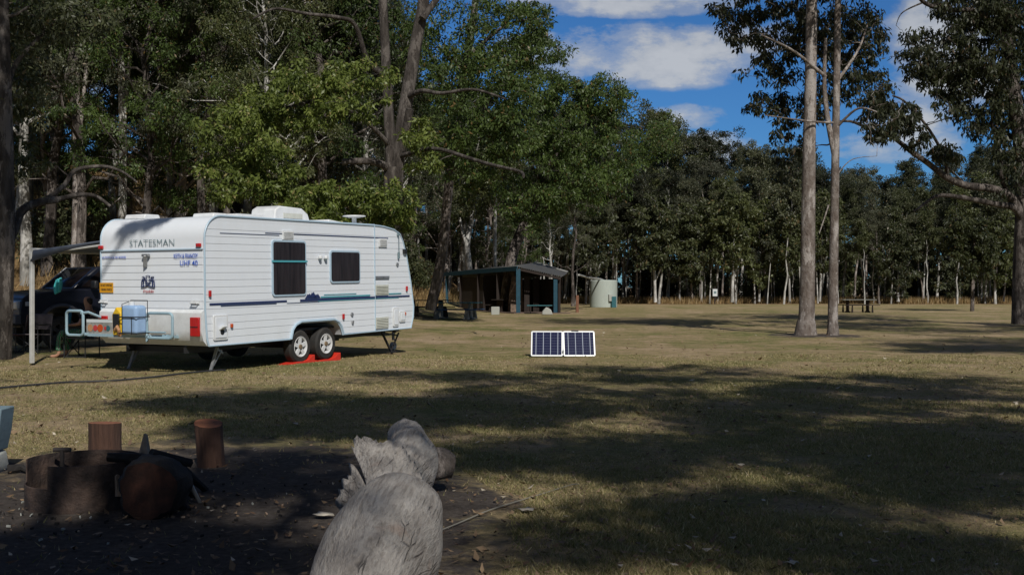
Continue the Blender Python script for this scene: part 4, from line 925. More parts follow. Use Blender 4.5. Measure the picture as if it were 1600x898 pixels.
tag(MB().tube([(0, 0, 0), (.10, .04, .01), (.17, -.02, -.01)], [.04, .03, .012], 7).build('char_piece', M['wood_char'], None), 'small black charcoal piece beside the blue post foot', 'charcoal').location = gp(8, 740) + Vector((.02, 0, .03))
# cords on the ground
def lay(name, px, r_, m, lab, cat, lift=.012):
    pp = []; q = [at(*p) for p in px]
    for i in range(len(q) - 1):
        for k_ in range(8):
            p = q[i].lerp(q[i + 1], k_ / 8); p.x += .008 * math.sin(p.y * 5 + p.x * 3); p.z = gz(p.x, p.y) + r_ + lift; pp.append(p)
    pp.append(Vector((q[-1].x, q[-1].y, gz(q[-1].x, q[-1].y) + r_)))
    return tag(MB().tube(pp, r_, 6).build(name, m, None), lab, cat)
lay('power_cord', [(-40, 616), (0, 612), (60, 606), (110, 600), (180, 597), (250, 591), (320, 583), (352, 580)], .016, M['cord'], 'black cord lying on the grass towards the rear of the caravan', 'cord')
lay('thin_rope', [(690, 833), (755, 805), (830, 776), (905, 752)], .004, M['rope'], 'thin pale rope lying straight across the grass right of the fallen log', 'rope')
rs = np.random.default_rng(55); mb = MB()
for i in range(200):
    a = rs.random() * 6.28; q = .38 + abs(rs.normal()) * .55; x_, y_ = -2.8 + q * math.cos(a) * 1.3, 7.35 + q * math.sin(a); l_ = rs.uniform(.006, .03); z_ = gz(x_, y_) + .012
    mb.box((x_, y_, z_), (l_, l_ * rs.uniform(.2, .5), .012), (rs.normal() * .2, rs.normal() * .2, rs.random() * 3.1), m=int(rs.choice([0, 0, 0, 1, 2])))
tag(mb.build('charcoal_crumbs', [M['wood_char'], M['concrete'], M['wood_pale']], None, smooth=0), 'charcoal crumbs and ash flecks strewn round the fire ring', 'charcoal', kind='stuff')
def white_scrap(px, py, s_, lab):
    P0 = gp(px, py); rs = np.random.default_rng(int(px)); n = 9
    v = [(s_ * math.cos(a) * (.6 + .5 * rs.random()), s_ * .6 * math.sin(a) * (.6 + .5 * rs.random()), .02 + .02 * rs.random()) for a in np.linspace(0, 6.28, n, endpoint=False)] + [(0, 0, .035)]
    tag(MB().add(v, [(i, (i + 1) % n, n) for i in range(n)]).build('bark_scrap', mat('bleached_bark', (.42, .38, .32), .8, var=.3), None, solid=.004), lab, 'bark scrap', 'bleached bark scraps on the ground').location = P0
white_scrap(505, 812, .07, 'pale curled scrap of bark on the dirt just left of the fallen log')
white_scrap(822, 802, .06, 'cream bark scrap on the grass beside the thin rope')
white_scrap(1236, 880, .05, 'bleached lump of bark near the bottom edge right of centre')
white_scrap(100, 806, .06, 'ashy bark scrap at the foot of the fire ring')
#--LOG
# ---------------------------------------------------------------- fallen log
ml = bpy.data.materials.new('bleached_log_wood'); ml.use_nodes = True; t = NT(ml.node_tree); b = t.n['Principled BSDF']
b.inputs['Roughness'].default_value = .85; b.inputs['Specular IOR Level'].default_value = .2
tc = t.new('ShaderNodeTexCoord'); mp = t.new('ShaderNodeMapping', Vector=tc.outputs['Object'], Scale=(1, .16, 1), Rotation=(0, 0, R(-6)))
n1 = t.new('ShaderNodeTexNoise', Vector=mp, Scale=11.0, Detail=10.0, Roughness=.72); n2 = t.new('ShaderNodeTexNoise', Vector=t.new('ShaderNodeMapping', Vector=tc.outputs['Object'], Scale=(1, .05, 1), Rotation=(0, 0, R(4))), Scale=60.0, Detail=4.0, Roughness=.6)
n3 = t.new('ShaderNodeTexNoise', Vector=tc.outputs['Object'], Scale=2.4, Detail=6.0, Roughness=.6)
c = t.ramp(n1, [(.25, (.19, .165, .145)), (.48, (.37, .34, .31)), (.72, (.52, .49, .455))]); c = t.mix(t.ramp(n3, [(.5, 0.0), (.68, .55)]), c, (.17, .15, .135)); c = t.mix(t.ramp(n2, [(.35, .45), (.5, 0.0)]), c, (.14, .12, .10))
n4 = t.new('ShaderNodeTexNoise', Vector=tc.outputs['Object'], Scale=3.3, Detail=3.0); c = t.mix(t.math('MULTIPLY', t.ramp(n4, [(.64, 0.0), (.74, 1.0)]), .5), c, (.26, .13, .07))
wob = t.new('ShaderNodeTexNoise', Vector=tc.outputs['Object'], Scale=5.0, Detail=3.0)
vadd = t.new('ShaderNodeVectorMath', {'operation': 'ADD'}, i0=tc.outputs['Object'], i1=t.new('ShaderNodeVectorMath', {'operation': 'SCALE'}, i0=wob.outputs['Color'], Scale=.03).outputs[0])
mp2 = t.new('ShaderNodeMapping', Vector=vadd.outputs[0], Scale=(15, .32, 15), Rotation=(0, 0, R(3)))
n5 = t.new('ShaderNodeTexVoronoi', {'feature': 'DISTANCE_TO_EDGE'}, Vector=mp2, Scale=1.0)
crack = t.ramp(n5, [(.008, 1.0), (.04, 0.0)])
crack = t.math('MULTIPLY', crack, t.math('MULTIPLY', t.ramp(n3, [(.50, 0.0), (.62, 1.0)]), .45))
c = t.mix(crack, c, (.06, .05, .045)); t.l.new(c, b.inputs['Base Color'])
hgt = t.math('SUBTRACT', t.math('ADD', t.math('MULTIPLY', n1, .8), t.math('MULTIPLY', n2, .35)), t.math('MULTIPLY', crack, .6))
bp = t.new('ShaderNodeBump', Height=hgt, Strength=1.0, Distance=.06); t.l.new(bp.outputs[0], b.inputs['Normal'])
M['bark_log'] = ml
fl = empty('fallen_log', (-.55, 5.2, 0), 'thick bleached grey fallen log with a jagged broken collar in the foreground', 'log')
OFF = Vector((-.55, 5.2, 0))
def smooth_path(keys, n):
    K = np.array(keys, float); tt = np.linspace(0, len(K) - 1.001, n); out = []
    for q in tt:
        i = int(q); f_ = q - i; p0, p1, p2, p3 = K[max(0, i - 1)], K[i], K[min(i + 1, len(K) - 1)], K[min(i + 2, len(K) - 1)]
        out.append(.5 * ((2 * p1) + (-p0 + p2) * f_ + (2 * p0 - 5 * p1 + 4 * p2 - p3) * f_ ** 2 + (-p0 + 3 * p1 - 3 * p2 + p3) * f_ ** 3))
    return np.array(out)
def organic(keys, n, N, amp, seed, name, parent, mats, capend=True):
    P_ = smooth_path(keys, n); rs = np.random.default_rng(seed); ph = rs.random(8) * 6.28
    v = []
    for i, q in enumerate(P_):
        a_ = P_[max(0, i - 1)][:3]; b_ = P_[min(n - 1, i + 1)][:3]; tg_ = Vector(b_ - a_).normalized(); sd = tg_.cross(Vector((0, 0, 1))).normalized(); un = sd.cross(tg_)
        for k_ in range(N):
            a = 2 * math.pi * k_ / N; s = i / n * 6
            rr_ = q[3] * (1 + amp * (.5 * math.sin(2 * a + ph[0] + s) + .35 * math.sin(3 * a + ph[1] - s * 1.3) + .22 * math.sin(5 * a + ph[2] + s * 2) + .12 * math.sin(9 * a + ph[3] + s)))
            v.append(Vector(q[:3]) + (sd * math.cos(a) + un * math.sin(a)) * rr_ - OFF)
    f = [(i * N + k_, i * N + (k_ + 1) % N, (i + 1) * N + (k_ + 1) % N, (i + 1) * N + k_) for i in range(n - 1) for k_ in range(N)]
    m_ = [0] * len(f)
    mb = MB(); mb.v = [tuple(p) for p in v]; mb.f = f; mb.m = m_
    mb.f += [tuple(range(N)), tuple((n - 1) * N + k_ for k_ in range(N))]; mb.m += [1, 1]
    return mb.build(name, mats, parent, smooth=50)
LM = [M['bark_log'], M['log_dark_red']]
organic([(-.60, 4.15, .20, .165), (-.62, 4.4, .215, .21), (-.63, 4.7, .235, .25), (-.62, 5.0, .25, .282), (-.61, 5.3, .28, .268), (-.60, 5.6, .31, .235), (-.61, 5.85, .305, .205), (-.64, 6.1, .28, .178), (-.69, 6.4, .25, .155), (-.74, 6.9, .25, .15)], 76, 44, .07, 7, 'log_body', fl, LM)
organic([(-.74, 6.4, .23, .14), (-.74, 6.9, .25, .17), (-.72, 7.4, .25, .190), (-.72, 7.8, .27, .195), (-.78, 8.2, .30, .155), (-.84, 8.5, .34, .125), (-.88, 8.8, .36, .08)], 48, 36, .14, 12, 'log_far_end', fl, LM)
organic([(-.76, 7.75, .25, .15), (-.62, 7.85, .23, .13), (-.50, 7.92, .21, .105), (-.43, 7.94, .20, .085)], 14, 20, .12, 3, 'branch_stub', fl, [M['bark_dark'], M['wood_char']])
# broken collar: a flared rim with a splintered edge, split once on its left
rs = np.random.default_rng(21); N = 90; rows = 9
def collar(a0, a1, seed, reach, name, drop=0.0):
    rs = np.random.default_rng(seed); mb = MB(); n = int(N * (a1 - a0) / 230)
    edge = np.cumsum(rs.normal(size=n)) * .025; edge += .04 * rs.normal(size=n) - edge.mean()
    for j in range(rows):
        t_ = j / (rows - 1)
        for k_ in range(n):
            a = R(a0 + (a1 - a0) * k_ / (n - 1)); tt = t_ * (reach + (edge[k_] * t_ ** 3)) ; left = max(0, math.cos(a - R(140)))
            rr_ = .165 + (.055 + .13 * left) * tt ** 1.6 + .006 * math.sin(a * 17) * t_
            mb.v.append((-.705 - .05 * tt + rr_ * math.cos(a) - OFF.x, 6.08 + .50 * tt + .03 * math.sin(3 * a) - OFF.y, .245 - drop * t_ + rr_ * math.sin(a) * 1.02))
    mb.f = [(j * n + k_, j * n + k_ + 1, (j + 1) * n + k_ + 1, (j + 1) * n + k_) for j in range(rows - 1) for k_ in range(n - 1)]; mb.m = [0] * len(mb.f)
    mb.build(name, M['bark_log'], fl, solid=.035, smooth=60)
collar(-20, 128, 3, 1.0, 'broken_collar'); collar(131, 205, 8, .80, 'split_collar_piece', .04)
#--TREES
# ---------------------------------------------------------------- forest: a few shapes, many trees
rng = np.random.default_rng(42)
def protos(n, **kw):
    out = []
    for i in range(n): out.append(tree_shape(np.random.default_rng(kw['seed'] + i), *kw['a'], fork=(i % 2 == 1), **kw.get('k', {})))
    return out
def forest(n_proto, shapes, barks, leaves, spots, labels, group, cat='tree', name='gum_tree'):
    """spots: (x, y, scale, kind); the first of each kind is built, the rest are copies with their crowns and trunks"""
    first = {}
    for (x, y, sc, kd) in spots:
        if kd not in first:
            e = make_tree(name, shapes[kd % len(shapes)], barks[kd % len(barks)], leaves[kd % len(leaves)], 'tree', cat, group); first[kd] = e
        else: e = copy_tree(first[kd])
        e['label'] = labels(x, y, sc)
        put(e, x, y, float(ground_h(x, y)), rng.random() * 6.28, sc)
def pxx(px, Z): return (px - 800) * Z / FPX
def place(px, marks):
    for lim, w_ in marks:
        if px < lim: return w_
    return marks[-1][1]
FARM = [(700, 'hidden behind the forked gum'), (780, 'behind the left half of the shelter'), (900, 'behind the right half of the shelter'), (985, 'behind the water tank'), (1040, 'right of the tank by the small tables'), (1090, 'left of the small sign'), (1150, 'around the small sign'),
        (1250, 'between the sign and the thick trunk'), (1310, 'behind the paired trunks'), (1375, 'behind the grey lawn table'), (1440, 'right of the grey lawn table'), (1500, 'left of the lone slim tree'), (1545, 'behind the lone slim tree'), (1600, 'at the right edge of the picture'), (1680, 'just beyond the right edge'), (1770, 'some way beyond the right edge'), (9999, 'far beyond the right edge')]
MIDM = [(0, 'beyond the left edge'), (60, 'behind the trunk at the left edge'), (150, 'above the awning'), (250, 'above the rear wall of the caravan'), (340, 'above the rear roof hatches'), (400, 'left of the air conditioner'), (490, 'above the air conditioner'), (600, 'left of the forked gum trunk'),
        (660, 'right of the forked gum trunk'), (760, 'left of the shelter roof'), (9999, 'behind the shelter roof')]
def far_label(x, y, sc):
    return ('front row' if y < 102 else 'middle row' if y < 115 else 'back row') + ' far gum, ' + place(800 + x / y * FPX, FARM)
def mid_label(x, y, sc):
    return ('near' if y < 52 else 'further' if y < 70 else 'distant') + ' gum in the left wood, ' + place(800 + x / y * FPX, MIDM)
# far edge of the lawn, Z 96-135, from behind the shelter to past the right edge of the picture
far_shapes = [tree_shape(np.random.default_rng(100 + i), 15.5, .17, .48 if i % 3 else .34, 2.9, 24, 150, .19, .085, clump=(.35, .85), fork=(i % 2 == 0), hang=.8, bend=.035, upw=1.15) for i in range(8)]
far_bark = [M['bark_white'], M['bark_mid'], M['bark_pale']]
far_leaf = [M['leaf_olive'], M['leaf_grey'], M['leaf_dark'], M['leaf_olive'], M['leaf_grey']]
def skyline(px):   # row of the forest top in the photograph
    xs = [560, 860, 930, 985, 1000, 1030, 1055, 1075, 1130, 1190, 1240, 1290, 1340, 1400, 1450, 1520, 1600, 1800, 2400]
    ys = [110, 165, 180, 192, 195, 180, 196, 236, 222, 228, 232, 256, 268, 246, 258, 226, 222, 220, 220]
    return float(np.interp(px, xs, ys))
spots = []
for row, (Z0, cnt, top, px0) in enumerate(((98, 34, .80, 640), (104, 36, .93, 600), (111, 36, 1.0, 560), (120, 34, 1.0, 560), (132, 30, 1.0, 560))):
    for i in range(cnt):
        px = px0 + (1930 - px0) * (i + .5 + rng.uniform(-.4, .4)) / cnt; Z = Z0 + rng.uniform(-3, 3)
        x = pxx(px, Z); hgt = (HOR - skyline(px)) * Z / FPX + EYE - ground_h(x, Z)
        sc = hgt / 15.8 * (top * rng.uniform(.68, 1.10))
        if abs(px - 1040) < 40 and row == 2: sc = hgt / 15.5
        spots.append((x, Z, max(.35, sc), int(rng.integers(8))))
forest(8, far_shapes, far_bark, far_leaf, spots, far_label, 'gum trees along the far edge of the lawn')
sap = [tree_shape(np.random.default_rng(150 + i), 10.5, .085, .52, 1.3, 9, 60, .22, .10, clump=(.3, .65), hang=.8, bend=.05, upw=1.3) for i in range(5)]
spots = []
for i in range(70):
    Z = rng.uniform(94, 103); px = rng.uniform(690, 1800); spots.append((pxx(px, Z), Z, rng.uniform(.6, 1.15), int(rng.integers(5))))
forest(5, sap, [M['bark_white'], M['bark_pale']], [M['leaf_olive'], M['leaf_grey']], spots, lambda x, y, sc: 'thin pale sapling, ' + place(800 + x / y * FPX, FARM), 'thin pale saplings at the wood edge', 'sapling', 'sapling')
# left wood: nearer trees on the bank behind the caravan, reaching out of the top of the picture
mid_shapes = [tree_shape(np.random.default_rng(200 + i), 20, .25, .16 + .07 * (i % 3), 4.3, 46, 150, .17, .062, clump=(.32, .80), fork=(i % 2 == 0), hang=.9, bend=.03) for i in range(7)]
spots = []
for (Z0, cnt, a, b_) in ((42, 7, -150, 560), (48, 11, -170, 680), (55, 12, -170, 760), (64, 12, -150, 860), (75, 12, -100, 900), (87, 12, 0, 930)):
    for i in range(cnt):
        px = a + (b_ - a) * (i + .5 + rng.uniform(-.42, .42)) / cnt; Z = Z0 + rng.uniform(-3.5, 3.5)
        if 820 < px and Z < 70: continue
        if 630 < px < 900 and Z < 80: Z = rng.uniform(80, 92)
        spots.append((pxx(px, Z), Z, rng.uniform(.8, 1.15) * (.95 if px < 760 else .72) * (1 if Z < 60 else .78), int(rng.integers(7))))
forest(7, mid_shapes, [M['bark_mid'], M['bark_dark'], M['bark_pale']], [M['leaf_olive'], M['leaf_green'], M['leaf_dark'], M['leaf_green'], M['leaf_grey']], spots,
       mid_label, 'gum trees in the dense wood behind the caravan')
# bushes and saplings under the wood
def bush_shape(seed, H, rad, n, per, L, W_):
    rs = np.random.default_rng(seed); wood = MB(); c = []; r = []
    for i in range(n):
        a = rs.random() * 6.28; q = rs.random() ** .6 * rad; h = H * (.2 + .8 * rs.random()) * (1 - .35 * (q / rad) ** 2); p = np.array([math.cos(a) * q, math.sin(a) * q, h])
        if i % 3 == 0: wood.tube(noise_path(rs, (0, 0, -.1), p, 5, .06), [.05, .04, .03, .02, .008], 4, cap=False)
        c.append(p); r.append(rs.uniform(.35, .75))
    V, F, rnd = leaf_data(rs, c, r, per, L, W_, .4); return wood, V, F, rnd
bush = [bush_shape(300 + i, 3.4, 1.7, 30, 110, .22, .10) for i in range(4)]
spots = []
for i in range(58):
    Z = rng.uniform(104, 125); px = rng.uniform(600, 1900); spots.append((pxx(px, Z), Z, rng.uniform(.7, 1.7), int(rng.integers(4))))
forest(4, bush, [M['bark_dark']], [M['leaf_dark'], M['leaf_olive'], M['leaf_grey']], spots, lambda x, y, sc: 'dark bush under the far gums, ' + place(800 + x / y * FPX, FARM), 'bushes under the far gum trees', 'bush', 'bush')
spots = []
for i in range(36):
    Z = rng.uniform(46, 82); px = rng.uniform(-80, 700)
    if px > 560: Z = rng.uniform(66, 84)
    spots.append((pxx(px, Z), Z, rng.uniform(.5, 1.25), int(rng.integers(4))))
forest(4, bush, [M['bark_dark']], [M['leaf_green'], M['leaf_olive'], M['leaf_dark']], spots, lambda x, y, sc: 'green bush on the dry bank, ' + place(800 + x / y * FPX, MIDM), 'bushes on the bank behind the caravan', 'bush', 'bush')

rs = np.random.default_rng(9); n = 900; cx = rs.uniform(-22, 108, n); cy_ = rs.uniform(128, 146, n)
V, F, rnd = leaf_data(rs, np.stack([cx, cy_, rs.uniform(.2, 7.5, n)], 1), rs.uniform(1.0, 2.2, n), 90, .55, .3, .3, inner=.1)
o = bpy.data.objects.new('distant_undergrowth', np_mesh('distant_undergrowth', V, F, M['leaf_dark'], rnd)); COL.objects.link(o)
tag(o, 'dark mass of leaves filling the depth of the far wood', 'undergrowth', kind='stuff')
# ---------------------------------------------------------------- single trees, limb by limb
def limb(Z, px, r0, r1, dz=0.0, base=None):
    """limb through photo pixels at a depth running from Z to Z+dz; radii r0..r1"""
    n = len(px); pts = [at(p[0], p[1], Z + dz * i / max(1, n - 1)) for i, p in enumerate(px)]
    if base is not None: pts[0] = Vector(base)
    K = smooth_path([tuple(p) + (0,) for p in pts], max(6, n * 4))[:, :3]
    rr_ = r0 + (r1 - r0) * np.linspace(0, 1, len(K)) ** .8
    return K, rr_
TUFT = (2.2, .58)
def hero(name, label, limbs, clumps, bark_m, leaf_m, per, L, W_, seed, group=None, twig=.5, extra=None, hang=.9, ns=9, dens_=.5):
    """clumps: (px, py, rx, ry, Z, depth spread, count, ball radius)"""
    rs = np.random.default_rng(seed); wood = MB(); allp = []
    for (K, rr_) in limbs:
        wood.tube([Vector(p) for p in K], list(rr_), ns); allp += [(p, q) for p, q in zip(K, rr_)]
    P_ = np.array([p for p, q in allp]); Q = np.array([q for p, q in allp])
    C, Rd = [], []
    for (px, py, rx, ry, Z, dz, cnt, br) in clumps:
        for i in range(int(cnt * TUFT[0])):
            a = rs.random() * 6.28; q = math.sqrt(rs.random()) * (1.06 if rs.random() > .22 else 1.4); zz = Z + rs.uniform(-dz, dz)
            C.append(np.array(at(px + rx * q * math.cos(a), py + ry * q * math.sin(a), zz))); Rd.append(br * TUFT[1] * rs.uniform(.5, 1.3))
    if extra: 
        for c_, r_ in extra: C.append(np.array(c_)); Rd.append(r_)
    # twigs: each ball hangs on the nearest wood, twigs joining earlier twigs
    order = np.argsort([np.min(np.linalg.norm(P_ - c_, axis=1)) for c_ in C])
    for i in order:
        c_ = C[i]; d = np.linalg.norm(P_ - c_, axis=1) + np.maximum(0, P_[:, 2] - c_[2]) * .5; j = int(np.argmin(d))
        q = noise_path(rs, P_[j], c_, 6, .07, .04); r0 = min(Q[j] * .55, .012 + .016 * d[j])
        if r0 < .009: r0 = .009
        rr_ = np.linspace(r0, .005, 6); wood.tube([Vector(p) for p in q], list(rr_), 5, cap=False)
        P_ = np.concatenate([P_, q[1:]]); Q = np.concatenate([Q, rr_[1:]])
    V, F, rnd = leaf_data(rs, C, Rd, per if extra else int(per * dens_), L, W_, hang, inner=.1)
    e = empty(name, (float(limbs[0][0][0][0]), float(limbs[0][0][0][1]), 0), label, 'tree', group); O = Vector(e.location)
    wood.v = [tuple(Vector(p) - O) for p in wood.v]; wood.build('trunk', bark_m, e, smooth=60)
    c = bpy.data.objects.new('crown', np_mesh('crown', V - np.array(O), F, leaf_m, rnd)); COL.objects.link(c); c.parent = e
    return e
# central forked gum behind the caravan
Z = 36
L0 = [limb(Z, [(617, 492), (615, 400), (613, 330), (615, 262)], .38, .33), limb(Z, [(613, 290), (609, 210), (604, 120), (598, 0), (596, -70)], .21, .13),
      limb(Z, [(617, 275), (630, 190), (645, 95), (662, 0), (668, -80)], .27, .17, .5), limb(Z, [(622, 250), (634, 205), (640, 170)], .17, .13, -.4),
      limb(Z, [(612, 268), (598, 258), (575, 252), (535, 253)], .15, .10, -1), limb(Z, [(640, 150), (660, 142), (690, 146), (740, 140), (790, 155)], .10, .03, -2),
      limb(Z, [(622, 245), (660, 235), (690, 234), (735, 248), (770, 258), (812, 268), (818, 276)], .085, .04, -6),
      limb(Z, [(604, 120), (575, 96), (555, 40), (530, 28), (480, 22), (430, 14), (395, 30)], .11, .03, -3), limb(Z, [(660, 30), (700, -20), (760, -60)], .13, .05, 1),
      limb(Z, [(612, 230), (560, 180), (500, 160), (440, 170), (380, 195)], .09, .02, -5), limb(Z, [(614, 320), (580, 310), (520, 300), (470, 305)], .07, .02, -5.5)]
e = hero('gum_tree', 'large rough forked gum tree directly behind the nose of the caravan', L0,
     [(430, 175, 70, 34, 32, 1.5, 26, .48), (540, 140, 62, 40, 32, 1.5, 22, .48), (365, 240, 52, 65, 31, 1.5, 32, .46), (420, 270, 45, 40, 31, 1, 22, .42), (545, 318, 85, 32, 30.5, 1.2, 44, .42),
      (485, 125, 60, 22, 33, 1.5, 16, .5), (620, 345, 22, 22, 31, .6, 6, .3), (665, 225, 25, 45, 34, 1, 8, .4)], M['bark_grey'], M['leaf_bright'], 190, .145, .06, 1, twig=.5)
hero('gum_tree', 'leafy mid green gum whose crown spreads right of the forked trunk', [limb(47, [(672, 484), (690, 400), (700, 300), (712, 180), (735, 60), (750, -60)], .26, .14), limb(44, [(700, 280), (740, 200), (790, 120)], .12, .03, -2), limb(44, [(712, 180), (680, 100), (650, 40)], .10, .03, 1), limb(44, [(730, 90), (790, 40), (840, 30)], .10, .03)],
     [(755, 150, 75, 60, 42, 2.5, 60, .75), (700, 60, 70, 60, 44, 2, 40, .85), (790, 70, 55, 60, 44, 2, 38, .75), (735, 240, 60, 50, 42, 2, 30, .65), (800, 210, 40, 35, 41, 1.5, 20, .6), (830, 40, 30, 40, 45, 1.5, 16, .6)],
     M['bark_dark'], M['leaf_green'], 150, .17, .065, 2)
# leaning tree behind the shelter with the long arm to the right
hero('gum_tree', 'leaning dark trunked gum spreading over the picnic shelter roof', [limb(66, [(790, 470), (800, 400), (822, 345), (850, 290), (868, 240), (880, 200)], .38, .22), limb(66, [(850, 290), (880, 230), (905, 190), (940, 165), (965, 160)], .16, .05), limb(66, [(822, 345), (860, 320), (905, 290)], .12, .04, -2), limb(66, [(850, 290), (820, 240), (800, 190)], .13, .04)],
     [(880, 225, 55, 35, 65, 3, 60, .85), (940, 150, 36, 24, 66, 2, 26, .8), (900, 150, 35, 30, 66, 2, 24, .85), (900, 290, 55, 30, 64, 3, 46, .85), (830, 200, 50, 50, 66, 3, 50, .9), (960, 250, 36, 45, 67, 3, 34, .85), (830, 310, 50, 40, 66, 3, 40, .85), (845, 110, 40, 50, 67, 3, 34, .9), (960, 175, 20, 20, 66, 2, 10, .7), (1035, 215, 22, 26, 80, 3, 14, 1.0), (1000, 235, 25, 26, 80, 3, 14, 1.0)],
     M['bark_dark'], M['leaf_green'], 130, .22, .085, 3)
# trunk at the left edge with two dead arms
Z = 22.7
hero('gum_tree', 'dark rough gum trunk at the left picture edge with two bare pale arms', [limb(Z, [(0, 566), (4, 480), (8, 380), (8, 250), (5, 120), (0, -60)], .24, .15), limb(Z, [(8, 390), (22, 360), (34, 330), (60, 316), (90, 312)], .11, .08, 1),
      limb(Z + 1, [(70, 314), (100, 290), (118, 266), (160, 260), (190, 268), (214, 285)], .065, .025, 1), limb(Z + 1, [(85, 313), (120, 305), (148, 306), (172, 322)], .06, .035, .5), limb(Z, [(6, 200), (20, 110), (60, 60), (100, 20)], .07, .03, 1), limb(Z, [(-10, 20), (20, 25), (45, 10)], .05, .02)],
     [(60, 40, 60, 40, Z + 1, 1, 26, .42), (30, 130, 36, 50, Z + 1, 1, 16, .36), (130, 20, 50, 30, Z + 1.5, 1, 16, .4), (50, 235, 35, 30, Z + 1.5, .8, 6, .3)], M['bark_grey'], M['leaf_olive'], 110, .13, .05, 4)
# the pair of straight trunks on the lawn
Z = 33.5
hero('gum_tree', 'thicker straight bare gum trunk of the pair standing on the lawn', [limb(Z, [(1259, 527), (1260, 505), (1262, 420), (1264, 250), (1267, 100), (1269, -60)], .29, .155), limb(Z, [(1259, 530), (1259, 515), (1260, 500)], .40, .27)],
     [(1270, -130, 170, 60, Z, 3, 130, 1.05), (1200, -210, 120, 40, Z, 2.5, 34, 1.05)], M['bark_mid'], M['leaf_dark'], 120, .16, .06, 5, ns=14)
hero('gum_tree', 'slimmer pale gum trunk of the lawn pair, with the spreading dark crown', [limb(Z, [(1301, 527), (1302, 440), (1304, 330), (1306, 200), (1308, 80), (1310, -50)], .165, .09), limb(Z, [(1301, 529), (1301.5, 518), (1302, 508)], .22, .15), limb(Z, [(1304, 240), (1294, 190), (1288, 130), (1290, 60)], .10, .05),
      limb(Z, [(1304, 192), (1270, 190), (1230, 185), (1195, 180)], .04, .012, -1), limb(Z, [(1306, 130), (1340, 80), (1355, 40)], .06, .02, 1), limb(Z, [(1290, 120), (1240, 80), (1190, 55)], .06, .02, -1), limb(Z, [(1306, 200), (1340, 170), (1370, 175)], .05, .02, -1), limb(Z, [(1295, 320), (1285, 350), (1280, 365)], .03, .01), limb(Z, [(1303, 280), (1330, 250), (1370, 244)], .025, .006)],
     [(1370, -130, 150, 60, Z + 2.2, 3, 60, 1.05), (1205, 45, 75, 34, Z + 2.2, 1.5, 44, .42), (1225, 100, 50, 30, Z + 2.2, 1.5, 24, .42), (1225, 165, 48, 20, Z + 1.8, 1, 22, .36), (1330, 60, 52, 50, Z + 2.6, 1.5, 50, .44), (1345, 125, 48, 32, Z + 2.6, 1.5, 30, .42), (1290, 30, 45, 45, Z + 2.2, 1.5, 26, .44), (1235, 215, 26, 34, Z + 1.8, 1, 12, .34), (1290, 150, 30, 40, Z + 2.2, 1.2, 12, .4), (1180, 12, 60, 20, Z + 2.2, 1.5, 18, .4), (1240, 265, 22, 30, Z + 2.2, .8, 5, .32), (1375, 175, 30, 22, Z + 1.8, 1, 12, .36)],
     M['bark_mid'], M['leaf_dark'], 95, .18, .06, 6, ns=12, hang=1.7, dens_=.34)
# the big spreading tree at the right edge
Z = 42
hero('gum_tree', 'big dark spreading gum at the right edge with crooked low limbs', [limb(Z, [(1598, 506), (1598, 420), (1600, 330), (1596, 230), (1580, 120), (1566, 0), (1560, -70)], .42, .2), limb(Z, [(1600, 345), (1580, 310), (1550, 295), (1510, 290), (1480, 278), (1450, 255), (1425, 238), (1395, 215), (1365, 205), (1330, 190), (1300, 192)], .20, .035, -3),
      limb(Z, [(1600, 350), (1585, 325), (1550, 318), (1500, 308), (1465, 306), (1440, 322), (1428, 330)], .17, .03, -2), limb(Z, [(1480, 278), (1475, 245), (1450, 200), (1415, 160), (1395, 150)], .08, .03, -3), limb(Z, [(1580, 310), (1565, 280), (1563, 240), (1550, 190), (1555, 150)], .10, .03, -1),
      limb(Z, [(1570, 60), (1530, 20), (1480, 15), (1445, 5), (1425, -20)], .13, .06, -2), limb(Z, [(1596, 180), (1560, 130), (1520, 90), (1480, 60)], .10, .03, -1), limb(Z, [(1510, 290), (1490, 270), (1475, 255)], .05, .015, -2), limb(Z, [(1510, 180), (1480, 185), (1450, 195), (1435, 196)], .03, .01, -1), limb(Z, [(1440, 5), (1410, 20), (1400, 40)], .04, .01, -2)],
     [(1560, -90, 190, 50, Z, 3, 70, 1.2), (1700, 0, 80, 80, Z, 3, 40, .8), (1545, 60, 62, 60, Z, 2.5, 90, .58), (1450, 85, 44, 34, Z - 1, 1.5, 34, .48), (1530, 150, 52, 45, Z, 2, 50, .55), (1590, 130, 40, 80, Z + 1, 2, 46, .6), (1480, 120, 36, 34, Z, 1.5, 22, .48), (1560, 215, 30, 30, Z, 1.5, 16, .48), (1400, 178, 34, 22, Z - 2.5, 1, 20, .38), (1380, 205, 30, 14, Z - 2.5, 1, 10, .34), (1474, 237, 24, 11, Z - 2.5, .8, 13, .34), (1430, 215, 20, 18, Z - 2.5, .8, 6, .34), (1520, 10, 60, 30, Z, 2, 40, .55), (1580, 262, 28, 34, Z, 1.5, 18, .5), (1580, 20, 50, 40, Z + 1, 2, 40, .6)],
     M['bark_dark'], M['leaf_dark'], 110, .20, .07, 7, hang=1.6, dens_=.34)
hero('gum_tree', 'slim dark tree with a rounded crown standing alone at the far right of the lawn', [limb(67, [(1519, 487), (1520, 450), (1521, 400), (1522, 350)], .13, .07), limb(67, [(1521, 400), (1505, 380), (1500, 365)], .05, .02), limb(67, [(1521, 400), (1540, 385), (1548, 370)], .05, .02)],
     [(1520, 385, 32, 40, 67, 1.4, 56, .6), (1500, 350, 20, 15, 67, 1, 10, .5), (1545, 400, 16, 20, 67, 1, 8, .45)], M['bark_dark'], M['leaf_dark'], 120, .24, .10, 8)
